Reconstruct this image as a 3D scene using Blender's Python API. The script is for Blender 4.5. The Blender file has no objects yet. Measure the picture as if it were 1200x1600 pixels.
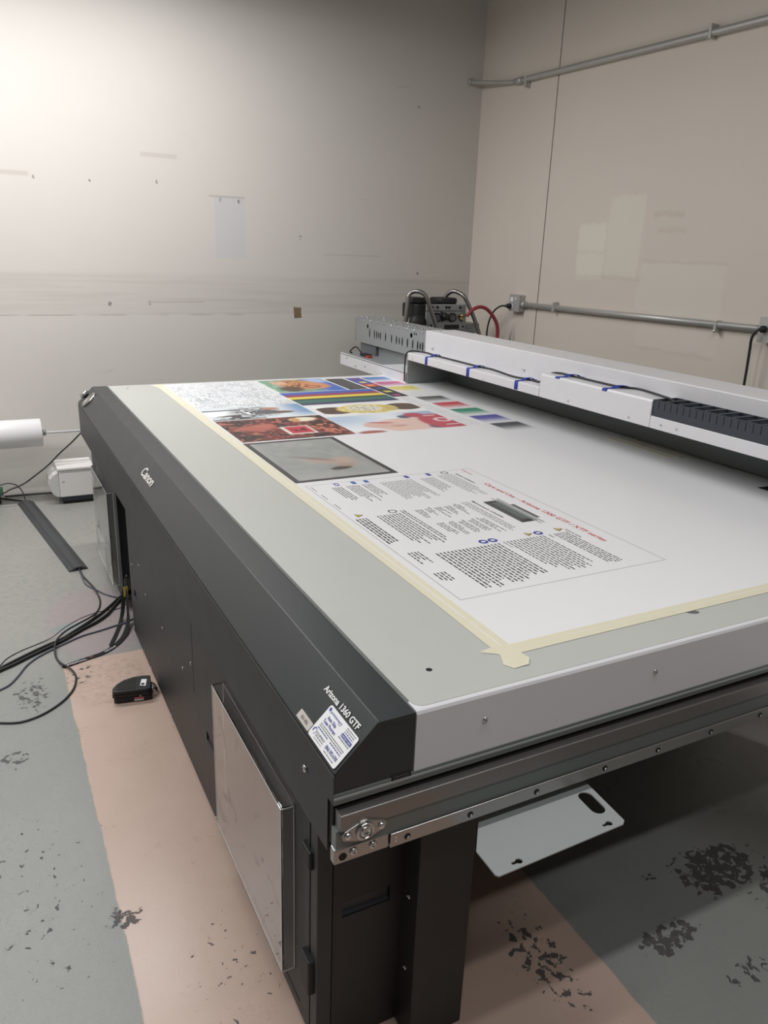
import bpy, bmesh, math, random
import numpy as np
from mathutils import Vector, Matrix
random.seed(7)
C = bpy.context.scene.collection
H = 0.79                      # table-top height above the floor; builder z values are relative to the table top

# ------------------------------------------------------------------ camera
def make_camera():
    yaw, pitch, roll = 0.485075, 0.325081, 0.036727
    d = Vector((math.sin(yaw)*math.cos(pitch), math.cos(yaw)*math.cos(pitch), -math.sin(pitch)))
    r = d.cross(Vector((0, 0, 1))).normalized(); u = r.cross(d)
    c, s = math.cos(roll), math.sin(roll)
    r2, u2 = c*r+s*u, -s*r+c*u
    cam = bpy.data.cameras.new('camera'); o = bpy.data.objects.new('camera', cam); C.objects.link(o)
    M = Matrix((r2, u2, -d)).transposed().to_4x4(); M.translation = Vector((-0.5274, -0.86887, 0.65899+H))
    o.matrix_world = M
    cam.sensor_fit = 'VERTICAL'; cam.sensor_height = 32.0; cam.lens = 32.0*1209.71/1600.0
    cam.clip_start = 0.02
    bpy.context.scene.camera = o
make_camera()

# ------------------------------------------------------------------ world, lamps, exposure
sc = bpy.context.scene
sc.view_settings.view_transform = 'Standard'; sc.view_settings.look = 'None'
sc.view_settings.gamma = 1.0; sc.view_settings.use_curve_mapping = False
sc.view_settings.exposure = 0.0
w = bpy.data.worlds.new('world'); sc.world = w; w.use_nodes = True
w.node_tree.nodes['Background'].inputs[0].default_value = (0.6, 0.62, 0.66, 1)
w.node_tree.nodes['Background'].inputs[1].default_value = 0.02
CEIL = 2.35
# (x centre, y, height above the table, length along x, watts, label)
LAMPS = [(-0.62, 3.00, 2.10, 2.9, 78, 'pendant fluorescent fixture closest to the back wall'),
         (0.30, -0.26, 2.35, 2.4, 27, 'fluorescent ceiling fixture above the near end of the printer'),
         (0.00, -1.40, 2.35, 2.4, 24, 'fluorescent ceiling fixture farthest from the back wall'),
         (-2.25, 1.35, 2.35, 2.0, 46, 'fluorescent ceiling fixture above the open floor left of the printer')]  # added fill to brighten right wall and under the gantry, no known source

# ------------------------------------------------------------------ helpers
def lin(r, g=None, b=None):
    if g is None: g = b = r
    f = lambda c: (c/255.0/12.92) if c/255.0 <= 0.04045 else ((c/255.0+0.055)/1.055)**2.4
    return (f(r), f(g), f(b), 1.0)

class NT:
    """tiny node-graph helper"""
    def __init__(s, name):
        s.mat = bpy.data.materials.new(name); s.mat.use_nodes = True
        s.t = s.mat.node_tree; s.b = s.t.nodes['Principled BSDF']
        s._pos = None
    def n(s, typ): return s.t.nodes.new(typ)
    def put(s, sock, v):
        if hasattr(v, 'is_output'): s.t.links.new(v, sock)
        else: sock.default_value = v
    def pos(s):
        if s._pos is None:
            tc = s.n('ShaderNodeTexCoord'); sx = s.n('ShaderNodeSeparateXYZ')
            s.t.links.new(tc.outputs['Object'], sx.inputs[0])
            s._pos = (tc.outputs['Object'], sx.outputs[0], sx.outputs[1], sx.outputs[2])
        return s._pos
    def m(s, op, a, b=0.0, c=None, clamp=False):
        k = s.n('ShaderNodeMath'); k.operation = op; k.use_clamp = clamp
        s.put(k.inputs[0], a); s.put(k.inputs[1], b)
        if c is not None: s.put(k.inputs[2], c)
        return k.outputs[0]
    def step(s, v, lo, hi):
        k = s.n('ShaderNodeMapRange'); k.clamp = True; k.interpolation_type = 'SMOOTHSTEP'
        s.put(k.inputs[0], v); k.inputs[1].default_value = lo; k.inputs[2].default_value = hi
        return k.outputs[0]
    def noise(s, scale, detail=3.0, rough=0.55, vec=None, dist=0.0):
        k = s.n('ShaderNodeTexNoise'); k.inputs['Scale'].default_value = scale
        k.inputs['Detail'].default_value = detail; k.inputs['Roughness'].default_value = rough
        k.inputs['Distortion'].default_value = dist
        s.t.links.new(vec if vec is not None else s.pos()[0], k.inputs['Vector'])
        return k.outputs['Fac']
    def scaled(s, sx, sy, sz):
        k = s.n('ShaderNodeMapping'); k.inputs['Scale'].default_value = (sx, sy, sz)
        s.t.links.new(s.pos()[0], k.inputs['Vector']); return k.outputs[0]
    def mix(s, f, a, b):
        k = s.n('ShaderNodeMix'); k.data_type = 'RGBA'
        s.put(k.inputs['Factor'], f); s.put(k.inputs['A'], a); s.put(k.inputs['B'], b)
        return k.outputs['Result']
    def rect(s, u, v, u0, u1, v0, v1, e=0.01):
        a = s.m('MULTIPLY', s.step(u, u0-e, u0+e), s.step(u, u1+e, u1-e))
        b = s.m('MULTIPLY', s.step(v, v0-e, v0+e), s.step(v, v1+e, v1-e))
        return s.m('MULTIPLY', a, b)
    def ell(s, u, v, cu, cv, ru, rv, lo=1.0, hi=0.4):
        a = s.m('DIVIDE', s.m('SUBTRACT', u, cu), ru); b = s.m('DIVIDE', s.m('SUBTRACT', v, cv), rv)
        return s.step(s.m('ADD', s.m('MULTIPLY', a, a), s.m('MULTIPLY', b, b)), lo, hi)
    def bump(s, h, strength=0.2, dist=0.01):
        k = s.n('ShaderNodeBump'); k.inputs['Strength'].default_value = strength; k.inputs['Distance'].default_value = dist
        s.put(k.inputs['Height'], h); s.t.links.new(k.outputs[0], s.b.inputs['Normal'])
    def out(s, color=None, rough=None, metal=None, spec=None):
        if color is not None: s.put(s.b.inputs['Base Color'], color)
        if rough is not None: s.put(s.b.inputs['Roughness'], rough)
        if metal is not None: s.put(s.b.inputs['Metallic'], metal)
        if spec is not None: s.put(s.b.inputs['Specular IOR Level'], spec)
        return s.mat

def paint(name, col, rough=0.45, metal=0.0, var=0.06, scale=14.0, bump=0.0, bscale=350.0, spec=0.5):
    """coated surface: colour with faint procedural mottling and optional orange-peel relief"""
    n = NT(name); a = n.noise(scale, 4.0)
    dark = tuple(c*(1-var) for c in col[:3])+(1,); light = tuple(min(1, c*(1+var)) for c in col[:3])+(1,)
    if bump: n.bump(n.noise(bscale, 2.0), bump, 0.002)
    return n.out(n.mix(a, dark, light), n.m('ADD', n.m('MULTIPLY', a, 0.08), rough-0.04), metal, spec)

M = {}
M['black'] = paint('black_powder_coat', lin(42, 46, 48), 0.40, bump=0.08, bscale=900)
M['black_flat'] = paint('black_sheet_metal', lin(32, 32, 33), 0.5)
M['fascia'] = paint('dark_grey_powder_coat', lin(45, 47, 47), 0.5, bump=0.06, bscale=900)
M['navy'] = paint('blue_black_plastic', lin(50, 54, 62), 0.45)
M['void'] = paint('dark_cavity', lin(14, 14, 15), 0.7)
M['white'] = paint('white_powder_coat', lin(214, 214, 217), 0.38, var=0.02, bump=0.03, bscale=700)
M['table'] = paint('grey_anodised_table', lin(181, 183, 178), 0.36, var=0.02, spec=0.5)
M['sheet'] = paint('white_print_board', lin(225, 225, 226), 0.33, var=0.01)
M['grey_metal'] = paint('grey_zinc_sheet', lin(150, 154, 155), 0.42, metal=0.25, var=0.05)
M['beam_grey'] = paint('dark_grey_beam_paint', lin(96, 102, 101), 0.45)
M['dim_metal'] = paint('dull_dark_zinc', lin(92, 96, 99), 0.5)
M['plate'] = paint('pale_grey_plate', lin(168, 172, 173), 0.45, var=0.03)
M['duct'] = paint('dark_slate_plastic', lin(52, 56, 66), 0.5)
M['strap'] = paint('black_woven_strap', lin(20, 20, 23), 0.9)
M['rubber'] = paint('black_rubber', lin(26, 26, 27), 0.55)
M['cable'] = paint('dark_cable_jacket', lin(44, 44, 46), 0.45)
M['cable_blue'] = paint('blue_grey_cable_jacket', lin(84, 89, 102), 0.45)
M['ramp'] = paint('charcoal_rubber_ramp', lin(62, 64, 66), 0.6, bump=0.2, bscale=200)
M['masking'] = paint('masking_tape', lin(212, 207, 184), 0.6, var=0.04, scale=40)
M['blue_tape'] = paint('blue_painters_tape', lin(44, 62, 160), 0.6, var=0.06, scale=60)
M['roll'] = paint('white_film_roll', lin(232, 231, 232), 0.3, var=0.01)
M['plastic_white'] = paint('white_plastic', lin(226, 223, 221), 0.4, var=0.02)
M['red_hose'] = paint('red_rubber_hose', lin(150, 52, 62), 0.4)
M['brown'] = paint('brown_tape', lin(128, 108, 84), 0.6, var=0.15, scale=60)
M['paper'] = paint('paper_label', lin(236, 236, 238), 0.5, var=0.01)
M['paper_grey'] = paint('silver_label', lin(196, 190, 184), 0.45, var=0.02)
M['ink_black'] = paint('black_ink', lin(40, 40, 44), 0.5)
M['ink_grey'] = paint('grey_ink', lin(96, 96, 98), 0.5)
M['ink_blue'] = paint('blue_ink', lin(60, 70, 150), 0.5)
M['ink_red'] = paint('red_ink', lin(190, 60, 74), 0.5)
M['ink_cyan'] = paint('cyan_blue_ink', lin(48, 96, 168), 0.5)
M['ink_yellow'] = paint('yellow_ink', lin(190, 170, 70), 0.5)
M['ink_white'] = paint('white_ink', lin(232, 232, 232), 0.5)
M['ink_silver'] = paint('silver_lettering', lin(214, 212, 206), 0.35)
M['red_label'] = paint('red_label', lin(170, 60, 60), 0.5)
M['dim_red'] = paint('dull_red_print', lin(96, 44, 48), 0.6)
M['green'] = paint('green_plastic', lin(70, 128, 100), 0.5)
M['yellow'] = paint('yellow_tag', lin(214, 190, 80), 0.5)

def metal(name, col, rough, aniso=False):
    n = NT(name); a = n.noise(30, 5.0, vec=n.scaled(1, 40, 40) if aniso else None)
    return n.out(n.mix(a, tuple(c*0.86 for c in col[:3])+(1,), col), n.m('ADD', n.m('MULTIPLY', a, 0.12), rough), 1.0)
M['steel'] = metal('brushed_steel', lin(178, 176, 174), 0.28, True)
M['rail'] = metal('rail_aluminium', lin(150, 155, 155), 0.38, True)
M['bar_steel'] = metal('satin_bar_steel', lin(150, 147, 145), 0.36, True)
M['chrome'] = metal('bright_steel', lin(215, 215, 215), 0.14)
M['rail_paint'] = paint('grey_rail_coating', lin(116, 122, 120), 0.35, metal=0.3, var=0.04)
M['galv'] = paint('galvanised_conduit', lin(188, 187, 184), 0.42, metal=0.4, var=0.06, scale=30)

def acrylic():
    n = NT('clear_acrylic')
    n.b.inputs['Transmission Weight'].default_value = 1.0
    n.b.inputs['IOR'].default_value = 1.49
    sm = n.noise(9, 4.0, dist=1.5)
    return n.out((0.95, 0.96, 0.96, 1), n.m('MULTIPLY', n.step(sm, 0.52, 0.75), 0.25))
M['acrylic'] = acrylic()

M['edge'] = paint('painted_edge_glow', lin(226, 228, 229), 0.25)  # opaque pale coat standing in for the glow of acrylic edges
def attr_ink():
    n = NT('printed_picture'); a = n.n('ShaderNodeAttribute'); a.attribute_name = 'ink'
    return n.out(a.outputs['Color'], 0.36)
M['print'] = attr_ink()

# --- mesh builder -------------------------------------------------------------
def root_loc(o):
    v = Vector((0, 0, 0))
    while o: v += o.location; o = o.parent
    return v

class MB:
    def __init__(s): s.bm = bmesh.new()
    def face(s, pts, smooth=False):
        f = s.bm.faces.new([s.bm.verts.new(p) for p in pts]); f.smooth = smooth; return f
    def box(s, x0, x1, y0, y1, z0, z1):
        v = [s.bm.verts.new(p) for p in ((x0, y0, z0), (x1, y0, z0), (x1, y1, z0), (x0, y1, z0), (x0, y0, z1), (x1, y0, z1), (x1, y1, z1), (x0, y1, z1))]
        for q in ((0, 3, 2, 1), (4, 5, 6, 7), (0, 1, 5, 4), (1, 2, 6, 5), (2, 3, 7, 6), (3, 0, 4, 7)): s.bm.faces.new([v[i] for i in q])
        return s
    def prism(s, prof, y0, y1, axis='y', smooth=False):
        """profile extruded along an axis: y -> (x,z), x -> (y,z), z -> (x,y)"""
        def p(a, b, t): return {'y': (a, t, b), 'x': (t, a, b), 'z': (a, b, t)}[axis]
        A = [s.bm.verts.new(p(a, b, y0)) for a, b in prof]; B = [s.bm.verts.new(p(a, b, y1)) for a, b in prof]
        n = len(prof)
        for i in range(n):
            f = s.bm.faces.new((A[i], A[(i+1) % n], B[(i+1) % n], B[i])); f.smooth = smooth
        s.bm.faces.new(A[::-1]); s.bm.faces.new(B); return s
    def tube(s, pts, r, n=8, smooth_path=True, sub=5, cap=True):
        P = [Vector(p) for p in pts]
        if smooth_path and len(P) > 2:
            Q = []
            for i in range(len(P)-1):
                p0 = P[i-1] if i else P[0]*2-P[1]; p1, p2 = P[i], P[i+1]
                p3 = P[i+2] if i+2 < len(P) else P[-1]*2-P[-2]
                for k in range(sub):
                    t = k/sub
                    Q.append(0.5*((2*p1)+(p2-p0)*t+(2*p0-5*p1+4*p2-p3)*t*t+(3*p1-p0-3*p2+p3)*t**3))
            Q.append(P[-1]); P = Q
        rings = []; up = None
        for i, p in enumerate(P):
            d = (P[min(i+1, len(P)-1)]-P[max(i-1, 0)]).normalized()
            if up is None:
                up = Vector((0, 0, 1)) if abs(d.z) < 0.9 else Vector((1, 0, 0))
            sx = d.cross(up).normalized(); up = sx.cross(d).normalized()
            rr = r(i/(len(P)-1)) if callable(r) else r
            rings.append([s.bm.verts.new(p+sx*rr*math.cos(2*math.pi*k/n)+up*rr*math.sin(2*math.pi*k/n)) for k in range(n)])
        for a, b in zip(rings, rings[1:]):
            for k in range(n):
                f = s.bm.faces.new((a[k], a[(k+1) % n], b[(k+1) % n], b[k])); f.smooth = True
        if cap: s.bm.faces.new(rings[0][::-1]); s.bm.faces.new(rings[-1])
        return s
    def cyl(s, p0, p1, r, n=16): return s.tube([p0, p1], r, n, False)
    def lathe(s, prof, origin, axis, n=24):
        """prof: (radius, height) list turned about axis at origin"""
        ax = Vector(axis).normalized(); t = Vector((0, 0, 1)) if abs(ax.z) < 0.9 else Vector((1, 0, 0))
        e1 = ax.cross(t).normalized(); e2 = ax.cross(e1); o = Vector(origin); rings = []
        for r, h in prof:
            rings.append([s.bm.verts.new(o+ax*h+(e1*math.cos(2*math.pi*k/n)+e2*math.sin(2*math.pi*k/n))*max(r, 1e-5)) for k in range(n)])
        for a, b in zip(rings, rings[1:]):
            for k in range(n):
                f = s.bm.faces.new((a[k], a[(k+1) % n], b[(k+1) % n], b[k])); f.smooth = True
        s.bm.faces.new(rings[0][::-1]); s.bm.faces.new(rings[-1]); return s
    def plate(s, outer, holes, place, t):
        """flat plate with holes; place(a,b,h) maps plate coordinates and thickness to space"""
        b2 = bmesh.new(); edges = []
        for loop in [outer]+holes:
            vs = [b2.verts.new((a, b, 0)) for a, b in loop]
            edges += [b2.edges.new((vs[i], vs[(i+1) % len(vs)])) for i in range(len(vs))]
        bmesh.ops.triangle_fill(b2, use_beauty=True, use_dissolve=False, edges=edges)
        r = bmesh.ops.extrude_face_region(b2, geom=b2.faces[:])
        for g in r['geom']:
            if isinstance(g, bmesh.types.BMVert): g.co.z = t
        b2.verts.index_update(); vm = [s.bm.verts.new(place(*v.co)) for v in b2.verts]
        for f in b2.faces: s.bm.faces.new([vm[v.index] for v in f.verts])
        b2.free(); return s
    def quad_strip(s, L, R):
        a = [s.bm.verts.new(p) for p in L]; b = [s.bm.verts.new(p) for p in R]
        for i in range(len(a)-1):
            f = s.bm.faces.new((a[i], a[i+1], b[i+1], b[i])); f.smooth = True
        return s
    def text(s, string, origin, right, up, height=None, width=None, thick=0.0002, bold=0.0):
        """lettering: baseline starts at origin, cap height and total width are fitted"""
        cu = bpy.data.curves.new('lettering', 'FONT'); cu.body = string; cu.size = 1.0; cu.offset = bold; cu.resolution_u = 3
        o = bpy.data.objects.new('lettering', cu); C.objects.link(o)
        dg = bpy.context.evaluated_depsgraph_get(); me = bpy.data.meshes.new_from_object(o.evaluated_get(dg))
        bpy.data.objects.remove(o); bpy.data.curves.remove(cu)
        if not me.vertices: return s
        xs = [v.co.x for v in me.vertices]; x0, x1 = min(xs), max(xs)
        sy = (height/0.70) if height else width/(x1-x0)
        sx = (width/(x1-x0)) if width else sy
        R, U, O = Vector(right).normalized(), Vector(up).normalized(), Vector(origin); N = R.cross(U)
        vm = [s.bm.verts.new(O+R*((v.co.x-x0)*sx)+U*(v.co.y*sy)+N*thick) for v in me.vertices]
        for p in me.polygons:
            try: s.bm.faces.new([vm[i] for i in p.vertices])
            except ValueError: pass
        bpy.data.meshes.remove(me); return s
    def build(s, name, mat, parent=None, bevel=0.0, seg=2, normals=True, kind=None, stuff=False, base=None):
        if normals: bmesh.ops.recalc_face_normals(s.bm, faces=s.bm.faces[:])
        co = [v.co for v in s.bm.verts]
        if parent is not None: off = root_loc(parent)
        else:
            lo = [min(c[i] for c in co) for i in range(3)]; hi = [max(c[i] for c in co) for i in range(3)]
            off = Vector(((lo[0]+hi[0])/2, (lo[1]+hi[1])/2, lo[2]+H)) if base is None else Vector(base)
        for v in s.bm.verts: v.co += Vector((0, 0, H))-off
        me = bpy.data.meshes.new(name); s.bm.to_mesh(me); s.bm.free()
        me.materials.append(M[mat] if isinstance(mat, str) else mat)
        o = bpy.data.objects.new(name, me); C.objects.link(o)
        if parent is not None: o.parent = parent
        else: o.location = off
        if bevel:
            b = o.modifiers.new('bevel', 'BEVEL'); b.width = bevel; b.segments = seg; b.limit_method = 'ANGLE'; b.angle_limit = math.radians(35)
        if kind: o['kind'] = kind
        if stuff: o['kind'] = 'stuff'
        return o

def tag(o, label, cat, group=None):
    o['label'] = label; o['category'] = cat
    if group: o['group'] = group
    return o
def thing(name, label, cat, x, y, z, group=None):
    o = bpy.data.objects.new(name, None); C.objects.link(o); o.location = (x, y, z+H); o.empty_display_size = 0.1
    return tag(o, label, cat, group)
def dup(o, d, parent=None, label=None):
    """copy of a part (shares mesh data), moved by d"""
    c = o.copy(); C.objects.link(c); c.location = o.location+Vector(d)
    if parent is not None: c.parent = parent
    return c
def rrect(x0, x1, y0, y1, r, n=5):
    P = []
    for cx, cy, a in ((x1-r, y1-r, 0), (x0+r, y1-r, 90), (x0+r, y0+r, 180), (x1-r, y0+r, 270)):
        for k in range(n+1):
            t = math.radians(a+90*k/n); P.append((cx+r*math.cos(t), cy+r*math.sin(t)))
    return P
def circle(cx, cy, r, n=14): return [(cx+r*math.cos(2*math.pi*k/n), cy+r*math.sin(2*math.pi*k/n)) for k in range(n)]

# ------------------------------------------------------------------ the setting
XR, YB, XL, YF = 2.681, 4.03, -3.6, -4.2
def floor_mat():
    n = NT('painted_concrete_floor'); vec, x, y, z = n.pos()
    big = n.noise(1.3, 5.0, 0.6); mid = n.noise(6, 6.0, 0.65); fine = n.noise(38, 6.0, 0.7); flake = n.noise(46, 5.0, 0.6, dist=0.4)
    jit = n.m('MULTIPLY', n.m('SUBTRACT', mid, 0.5), 0.022)
    xj, yj = n.m('ADD', x, jit), n.m('ADD', y, jit)
    strip = n.m('MULTIPLY', n.m('MULTIPLY', n.step(xj, -0.393, -0.387), n.step(xj, 0.53, 0.524)), n.step(yj, 1.835, 1.825))
    grey = n.mix(big, lin(126, 129, 126), lin(150, 151, 147))
    worn = n.m('MULTIPLY', n.step(yj, 1.5, 2.3), n.step(fine, 0.35, 0.6))
    grey = n.mix(n.m('MULTIPLY', worn, 0.5), grey, lin(162, 158, 150))
    pink = n.m('MULTIPLY', n.ell(x, y, -0.24, 2.15, 0.22, 0.38), 0.55)
    grey = n.mix(pink, grey, lin(158, 140, 144))
    teal = n.m('MULTIPLY', n.ell(x, n.m('ADD', y, n.m('MULTIPLY', mid, 0.08)), -0.33, 2.15, 0.09, 0.055), 0.6)
    grey = n.mix(teal, grey, lin(122, 142, 142))
    beige = n.mix(mid, lin(181, 157, 144), lin(195, 172, 158))
    dirty = n.m('MULTIPLY', n.ell(x, y, -0.26, 1.66, 0.17, 0.2), n.step(fine, 0.42, 0.62))
    beige = n.mix(n.m('MULTIPLY', dirty, 0.35), beige, lin(140, 116, 104))
    col = n.mix(strip, grey, beige)
    # paint worn through to dark concrete: regions x threshold noise
    reg = n.ell(x, y, 0.41, 0.10, 0.085, 0.21, 1.0, 0.0)
    for cx, cy, rx, ry, a in ((0.71, 0.02, 0.12, 0.06, 1.35), (0.98, 0.12, 0.19, 0.11, 1.45), (1.14, -0.03, 0.22, 0.17, 1.4), (0.80, -0.12, 0.12, 0.04, 1),
                              (0.80, 0.17, 0.03, 0.02, 1), (-0.382, 0.595, 0.06, 0.05, 1.25), (-0.57, 1.31, 0.06, 0.07, 1.1), (-0.5, 1.65, 0.09, 0.16, 1.0), (-0.33, 1.72, 0.12, 0.1, 0.75), (-0.2, 0.35, 0.12, 0.3, 0.52), (-0.55, 0.75, 0.2, 0.5, 0.5)):
        reg = n.m('MAXIMUM', reg, n.m('MULTIPLY', n.ell(x, y, cx, cy, rx, ry, 1.0, 0.0), a))
    chip = n.step(n.m('ADD', n.m('MULTIPLY', reg, 0.215), flake), 0.735, 0.75)
    rare = n.step(n.noise(38, 4.0, 0.6), 0.745, 0.76)
    chip = n.m('MAXIMUM', chip, n.m('MULTIPLY', rare, 0.8))
    col = n.mix(n.m('MULTIPLY', chip, 0.93), col, n.mix(fine, lin(52, 52, 52), lin(84, 83, 81)))
    scratch = n.step(n.noise(3.0, 3.0, vec=n.scaled(3, 60, 1)), 0.70, 0.74)
    col = n.mix(n.m('MULTIPLY', scratch, 0.16), col, lin(92, 88, 84))
    peel = n.noise(290, 3.0, 0.6)
    n.bump(n.m('ADD', n.m('MULTIPLY', peel, n.m('SUBTRACT', 1.0, n.m('MULTIPLY', strip, 0.75))), n.m('MULTIPLY', chip, -1.2)), 0.45, 0.0022)
    return n.out(col, n.m('ADD', n.m('MULTIPLY', mid, 0.14), n.m('ADD', 0.22, n.m('MULTIPLY', chip, 0.3))), 0.0, 0.5)

def wall_mat_back():
    n = NT('painted_back_wall'); vec, x, y, z0 = n.pos(); z = n.m('SUBTRACT', z0, H)
    big = n.noise(0.9, 4.0); mid = n.noise(5, 5.0, 0.6); streak = n.noise(2.2, 5.0, 0.65, vec=n.scaled(0.5, 1, 14))
    col = n.mix(big, lin(203, 198, 192), lin(212, 208, 202))
    band = n.m('MULTIPLY', n.step(z, 0.246, 0.252), n.step(z, 0.50, 0.46))
    col = n.mix(n.m('MULTIPLY', band, n.m('ADD', 0.10, n.m('MULTIPLY', n.step(streak, 0.4, 0.7), 0.25))), col, lin(170, 163, 157))
    edge = n.m('MULTIPLY', n.rect(x, z, -3.0, 1.0, 0.243, 0.249, 0.003), n.step(n.noise(7, 3.0), 0.38, 0.6))
    col = n.mix(n.m('MULTIPLY', edge, 0.5), col, lin(128, 120, 114))
    for u0, u1, v0, v1, c, f in ((0.83, 1.02, 0.585, 0.933, (198, 197, 202), .6), (0.415, 0.62, 1.118, 1.142, (186, 179, 171), .55), (-0.45, -0.18, 0.975, 0.997, (184, 176, 168), .55),
                                 (0.80, 1.02, 0.93, 0.937, (120, 112, 106), .45), (0.42, 0.75, 0.318, 0.323, (140, 132, 126), .5), (1.55, 1.95, 0.62, 0.625, (160, 152, 146), .4)):
        col = n.mix(n.m('MULTIPLY', n.rect(x, z, u0, u1, v0, v1, 0.006), f), col, lin(*c))
    for u, v, r in ((0.868, 0.915, 0.012), (0.983, 0.912, 0.012), (0.499, 0.99, 0.01), (0.132, 0.975, 0.009), (-0.154, 0.972, 0.01), (2.2, 1.55, 0.01), (1.38, 0.72, 0.014), (2.25, 0.52, 0.012), (0.42, 0.315, 0.012), (0.19, 0.31, 0.014), (-0.02, -0.41, 0.02), (0.06, -0.53, 0.02)):
        col = n.mix(n.m('MULTIPLY', n.m('MULTIPLY', n.ell(x, z, u, v, r*0.9, r*1.2), n.step(n.noise(60, 3.0), 0.38, 0.55)), 0.8), col, lin(120, 112, 106))
    col = n.mix(n.m('MULTIPLY', n.step(n.noise(3, 5.0, 0.7, vec=n.scaled(0.7, 1, 5)), 0.66, 0.72), 0.2), col, lin(168, 160, 152))
    n.bump(n.noise(24, 3.0), 0.06, 0.004)
    return n.out(col, n.m('ADD', n.m('MULTIPLY', mid, 0.1), 0.42), 0.0, 0.4)

def wall_mat_right():
    n = NT('painted_right_wall'); vec, x, y, z0 = n.pos(); z = n.m('SUBTRACT', z0, H)
    big = n.noise(1.1, 4.0); mid = n.noise(5, 5.0, 0.6)
    col = n.mix(big, lin(212, 203, 192), lin(220, 212, 201))
    for u0, u1, v0, v1, c, f in ((2.67, 2.90, 0.70, 0.845, (229, 226, 213), .75), (2.67, 2.895, 0.55, 0.69, (229, 226, 213), .75), (2.40, 2.66, 0.57, 0.99, (226, 221, 208), .6),
                                 (1.82, 2.375, 0.40, 0.655, (220, 216, 208), .55), (1.82, 2.375, 0.655, 0.663, (192, 180, 168), .5), (2.37, 2.90, 0.555, 0.568, (202, 191, 180), .6),
                                 (1.81, 2.35, 0.215, 0.36, (222, 213, 204), .65), (1.81, 2.35, 0.206, 0.215, (192, 182, 172), .5), (2.13, 2.335, 0.875, 0.90, (200, 185, 172), .6), (2.10, 2.30, 0.80, 0.825, (202, 187, 174), .55)):
        j = n.m('MULTIPLY', n.m('SUBTRACT', n.noise(11, 6.0, 0.7), 0.5), 0.07)
        col = n.mix(n.m('MULTIPLY', n.rect(n.m('ADD', y, j), n.m('ADD', z, j), u0, u1, v0, v1, 0.012), f*0.85), col, lin(*c))
    col = n.mix(n.m('MULTIPLY', n.step(n.noise(4, 5.0, 0.7), 0.68, 0.74), 0.25), col, lin(168, 156, 146))
    n.bump(n.noise(24, 3.0), 0.06, 0.004)
    return n.out(col, n.m('ADD', n.m('MULTIPLY', mid, 0.1), 0.45), 0.0, 0.4)

def setting():
    T = 0.15; ZF, ZC = -H, CEIL+0.18
    O = (0, 0, 0)
    MB().box(XL-T, XR+T, YF-T, YB+T, ZF-0.1, ZF).build('floor', floor_mat(), kind='structure', base=O)
    MB().box(XL-T, XR+T, YB, YB+T, ZF, ZC).build('wall_back', wall_mat_back(), kind='structure', base=O)
    wr = wall_mat_right()
    m = MB()                                      # tilt-up panels meeting at an open joint
    m.box(XR, XR+T, 3.231, YB, ZF, ZC); m.box(XR, XR+T, YF, 3.222, ZF, ZC); m.box(XR+0.012, XR+T, 3.20, 3.25, ZF, ZC)
    m.build('wall_right', wr, kind='structure', base=O)
    seal = paint('joint_sealant', lin(112, 104, 96), 0.7, var=0.2, scale=30)
    MB().box(XR+0.004, XR+0.012, 3.2222, 3.2308, ZF, ZC).build('trim_1', seal, kind='structure', base=O)
    plain = paint('painted_plain_wall', lin(160, 157, 153), 0.6)
    MB().box(XL-T, XL, YF, YB, ZF, ZC).build('wall_left', plain, kind='structure', base=O)
    MB().box(XL-T, XR+T, YF-T, YF, ZF, ZC).build('wall_front', plain, kind='structure', base=O)
    MB().box(XL-T, XR+T, YF-T, YB+T, ZC, ZC+0.1).build('ceiling', paint('dim_ceiling', lin(96, 96, 97), 0.8), kind='structure', base=O)
setting()

def lamps():
    for i, (x, y, z, L, W, label) in enumerate(LAMPS):
        t = thing('fluorescent_fixture', label, 'ceiling lamp', x, y, z)  # the ceiling lamps plus the added fill light
        MB().box(x-L/2-0.03, x+L/2+0.03, y-0.08, y+0.08, z+0.02, z+0.08).build('housing', 'white', t, 0.006)
        MB().box(x-L/2, x+L/2, y-0.06, y+0.06, z+0.01, z+0.02).build('reflector', 'white', t)
        for dx in (-L/2+0.1, L/2-0.1): MB().cyl((x+dx, y, z+0.08), (x+dx, y, CEIL+0.18), 0.006, 8).build('stem', 'galv', t)
        d = bpy.data.lights.new('fluorescent_tubes', 'AREA'); d.shape = 'RECTANGLE'; d.size = L; d.size_y = 0.09; d.energy = W; d.color = (1.0, 0.99, 0.985)
        o = bpy.data.objects.new('fluorescent_tubes', d); C.objects.link(o); o.parent = t; o.location = (0, 0, 0.0)
lamps()

# ------------------------------------------------------------------ the flatbed printer
L = 3.026                                   # table length along y
sq = math.sqrt(0.5)
def on_slope(s_, y, h=0.0):                 # point on the chamfer of the front cover: s down from the ridge, h proud of it
    return (-0.065-0.711*s_-0.703*h, y, -0.703*s_+0.711*h)
PR = thing('flatbed_printer', 'large black and white flatbed printer with a long table and a white gantry across it', 'printer', 0.9, 1.5, -H)

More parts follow.
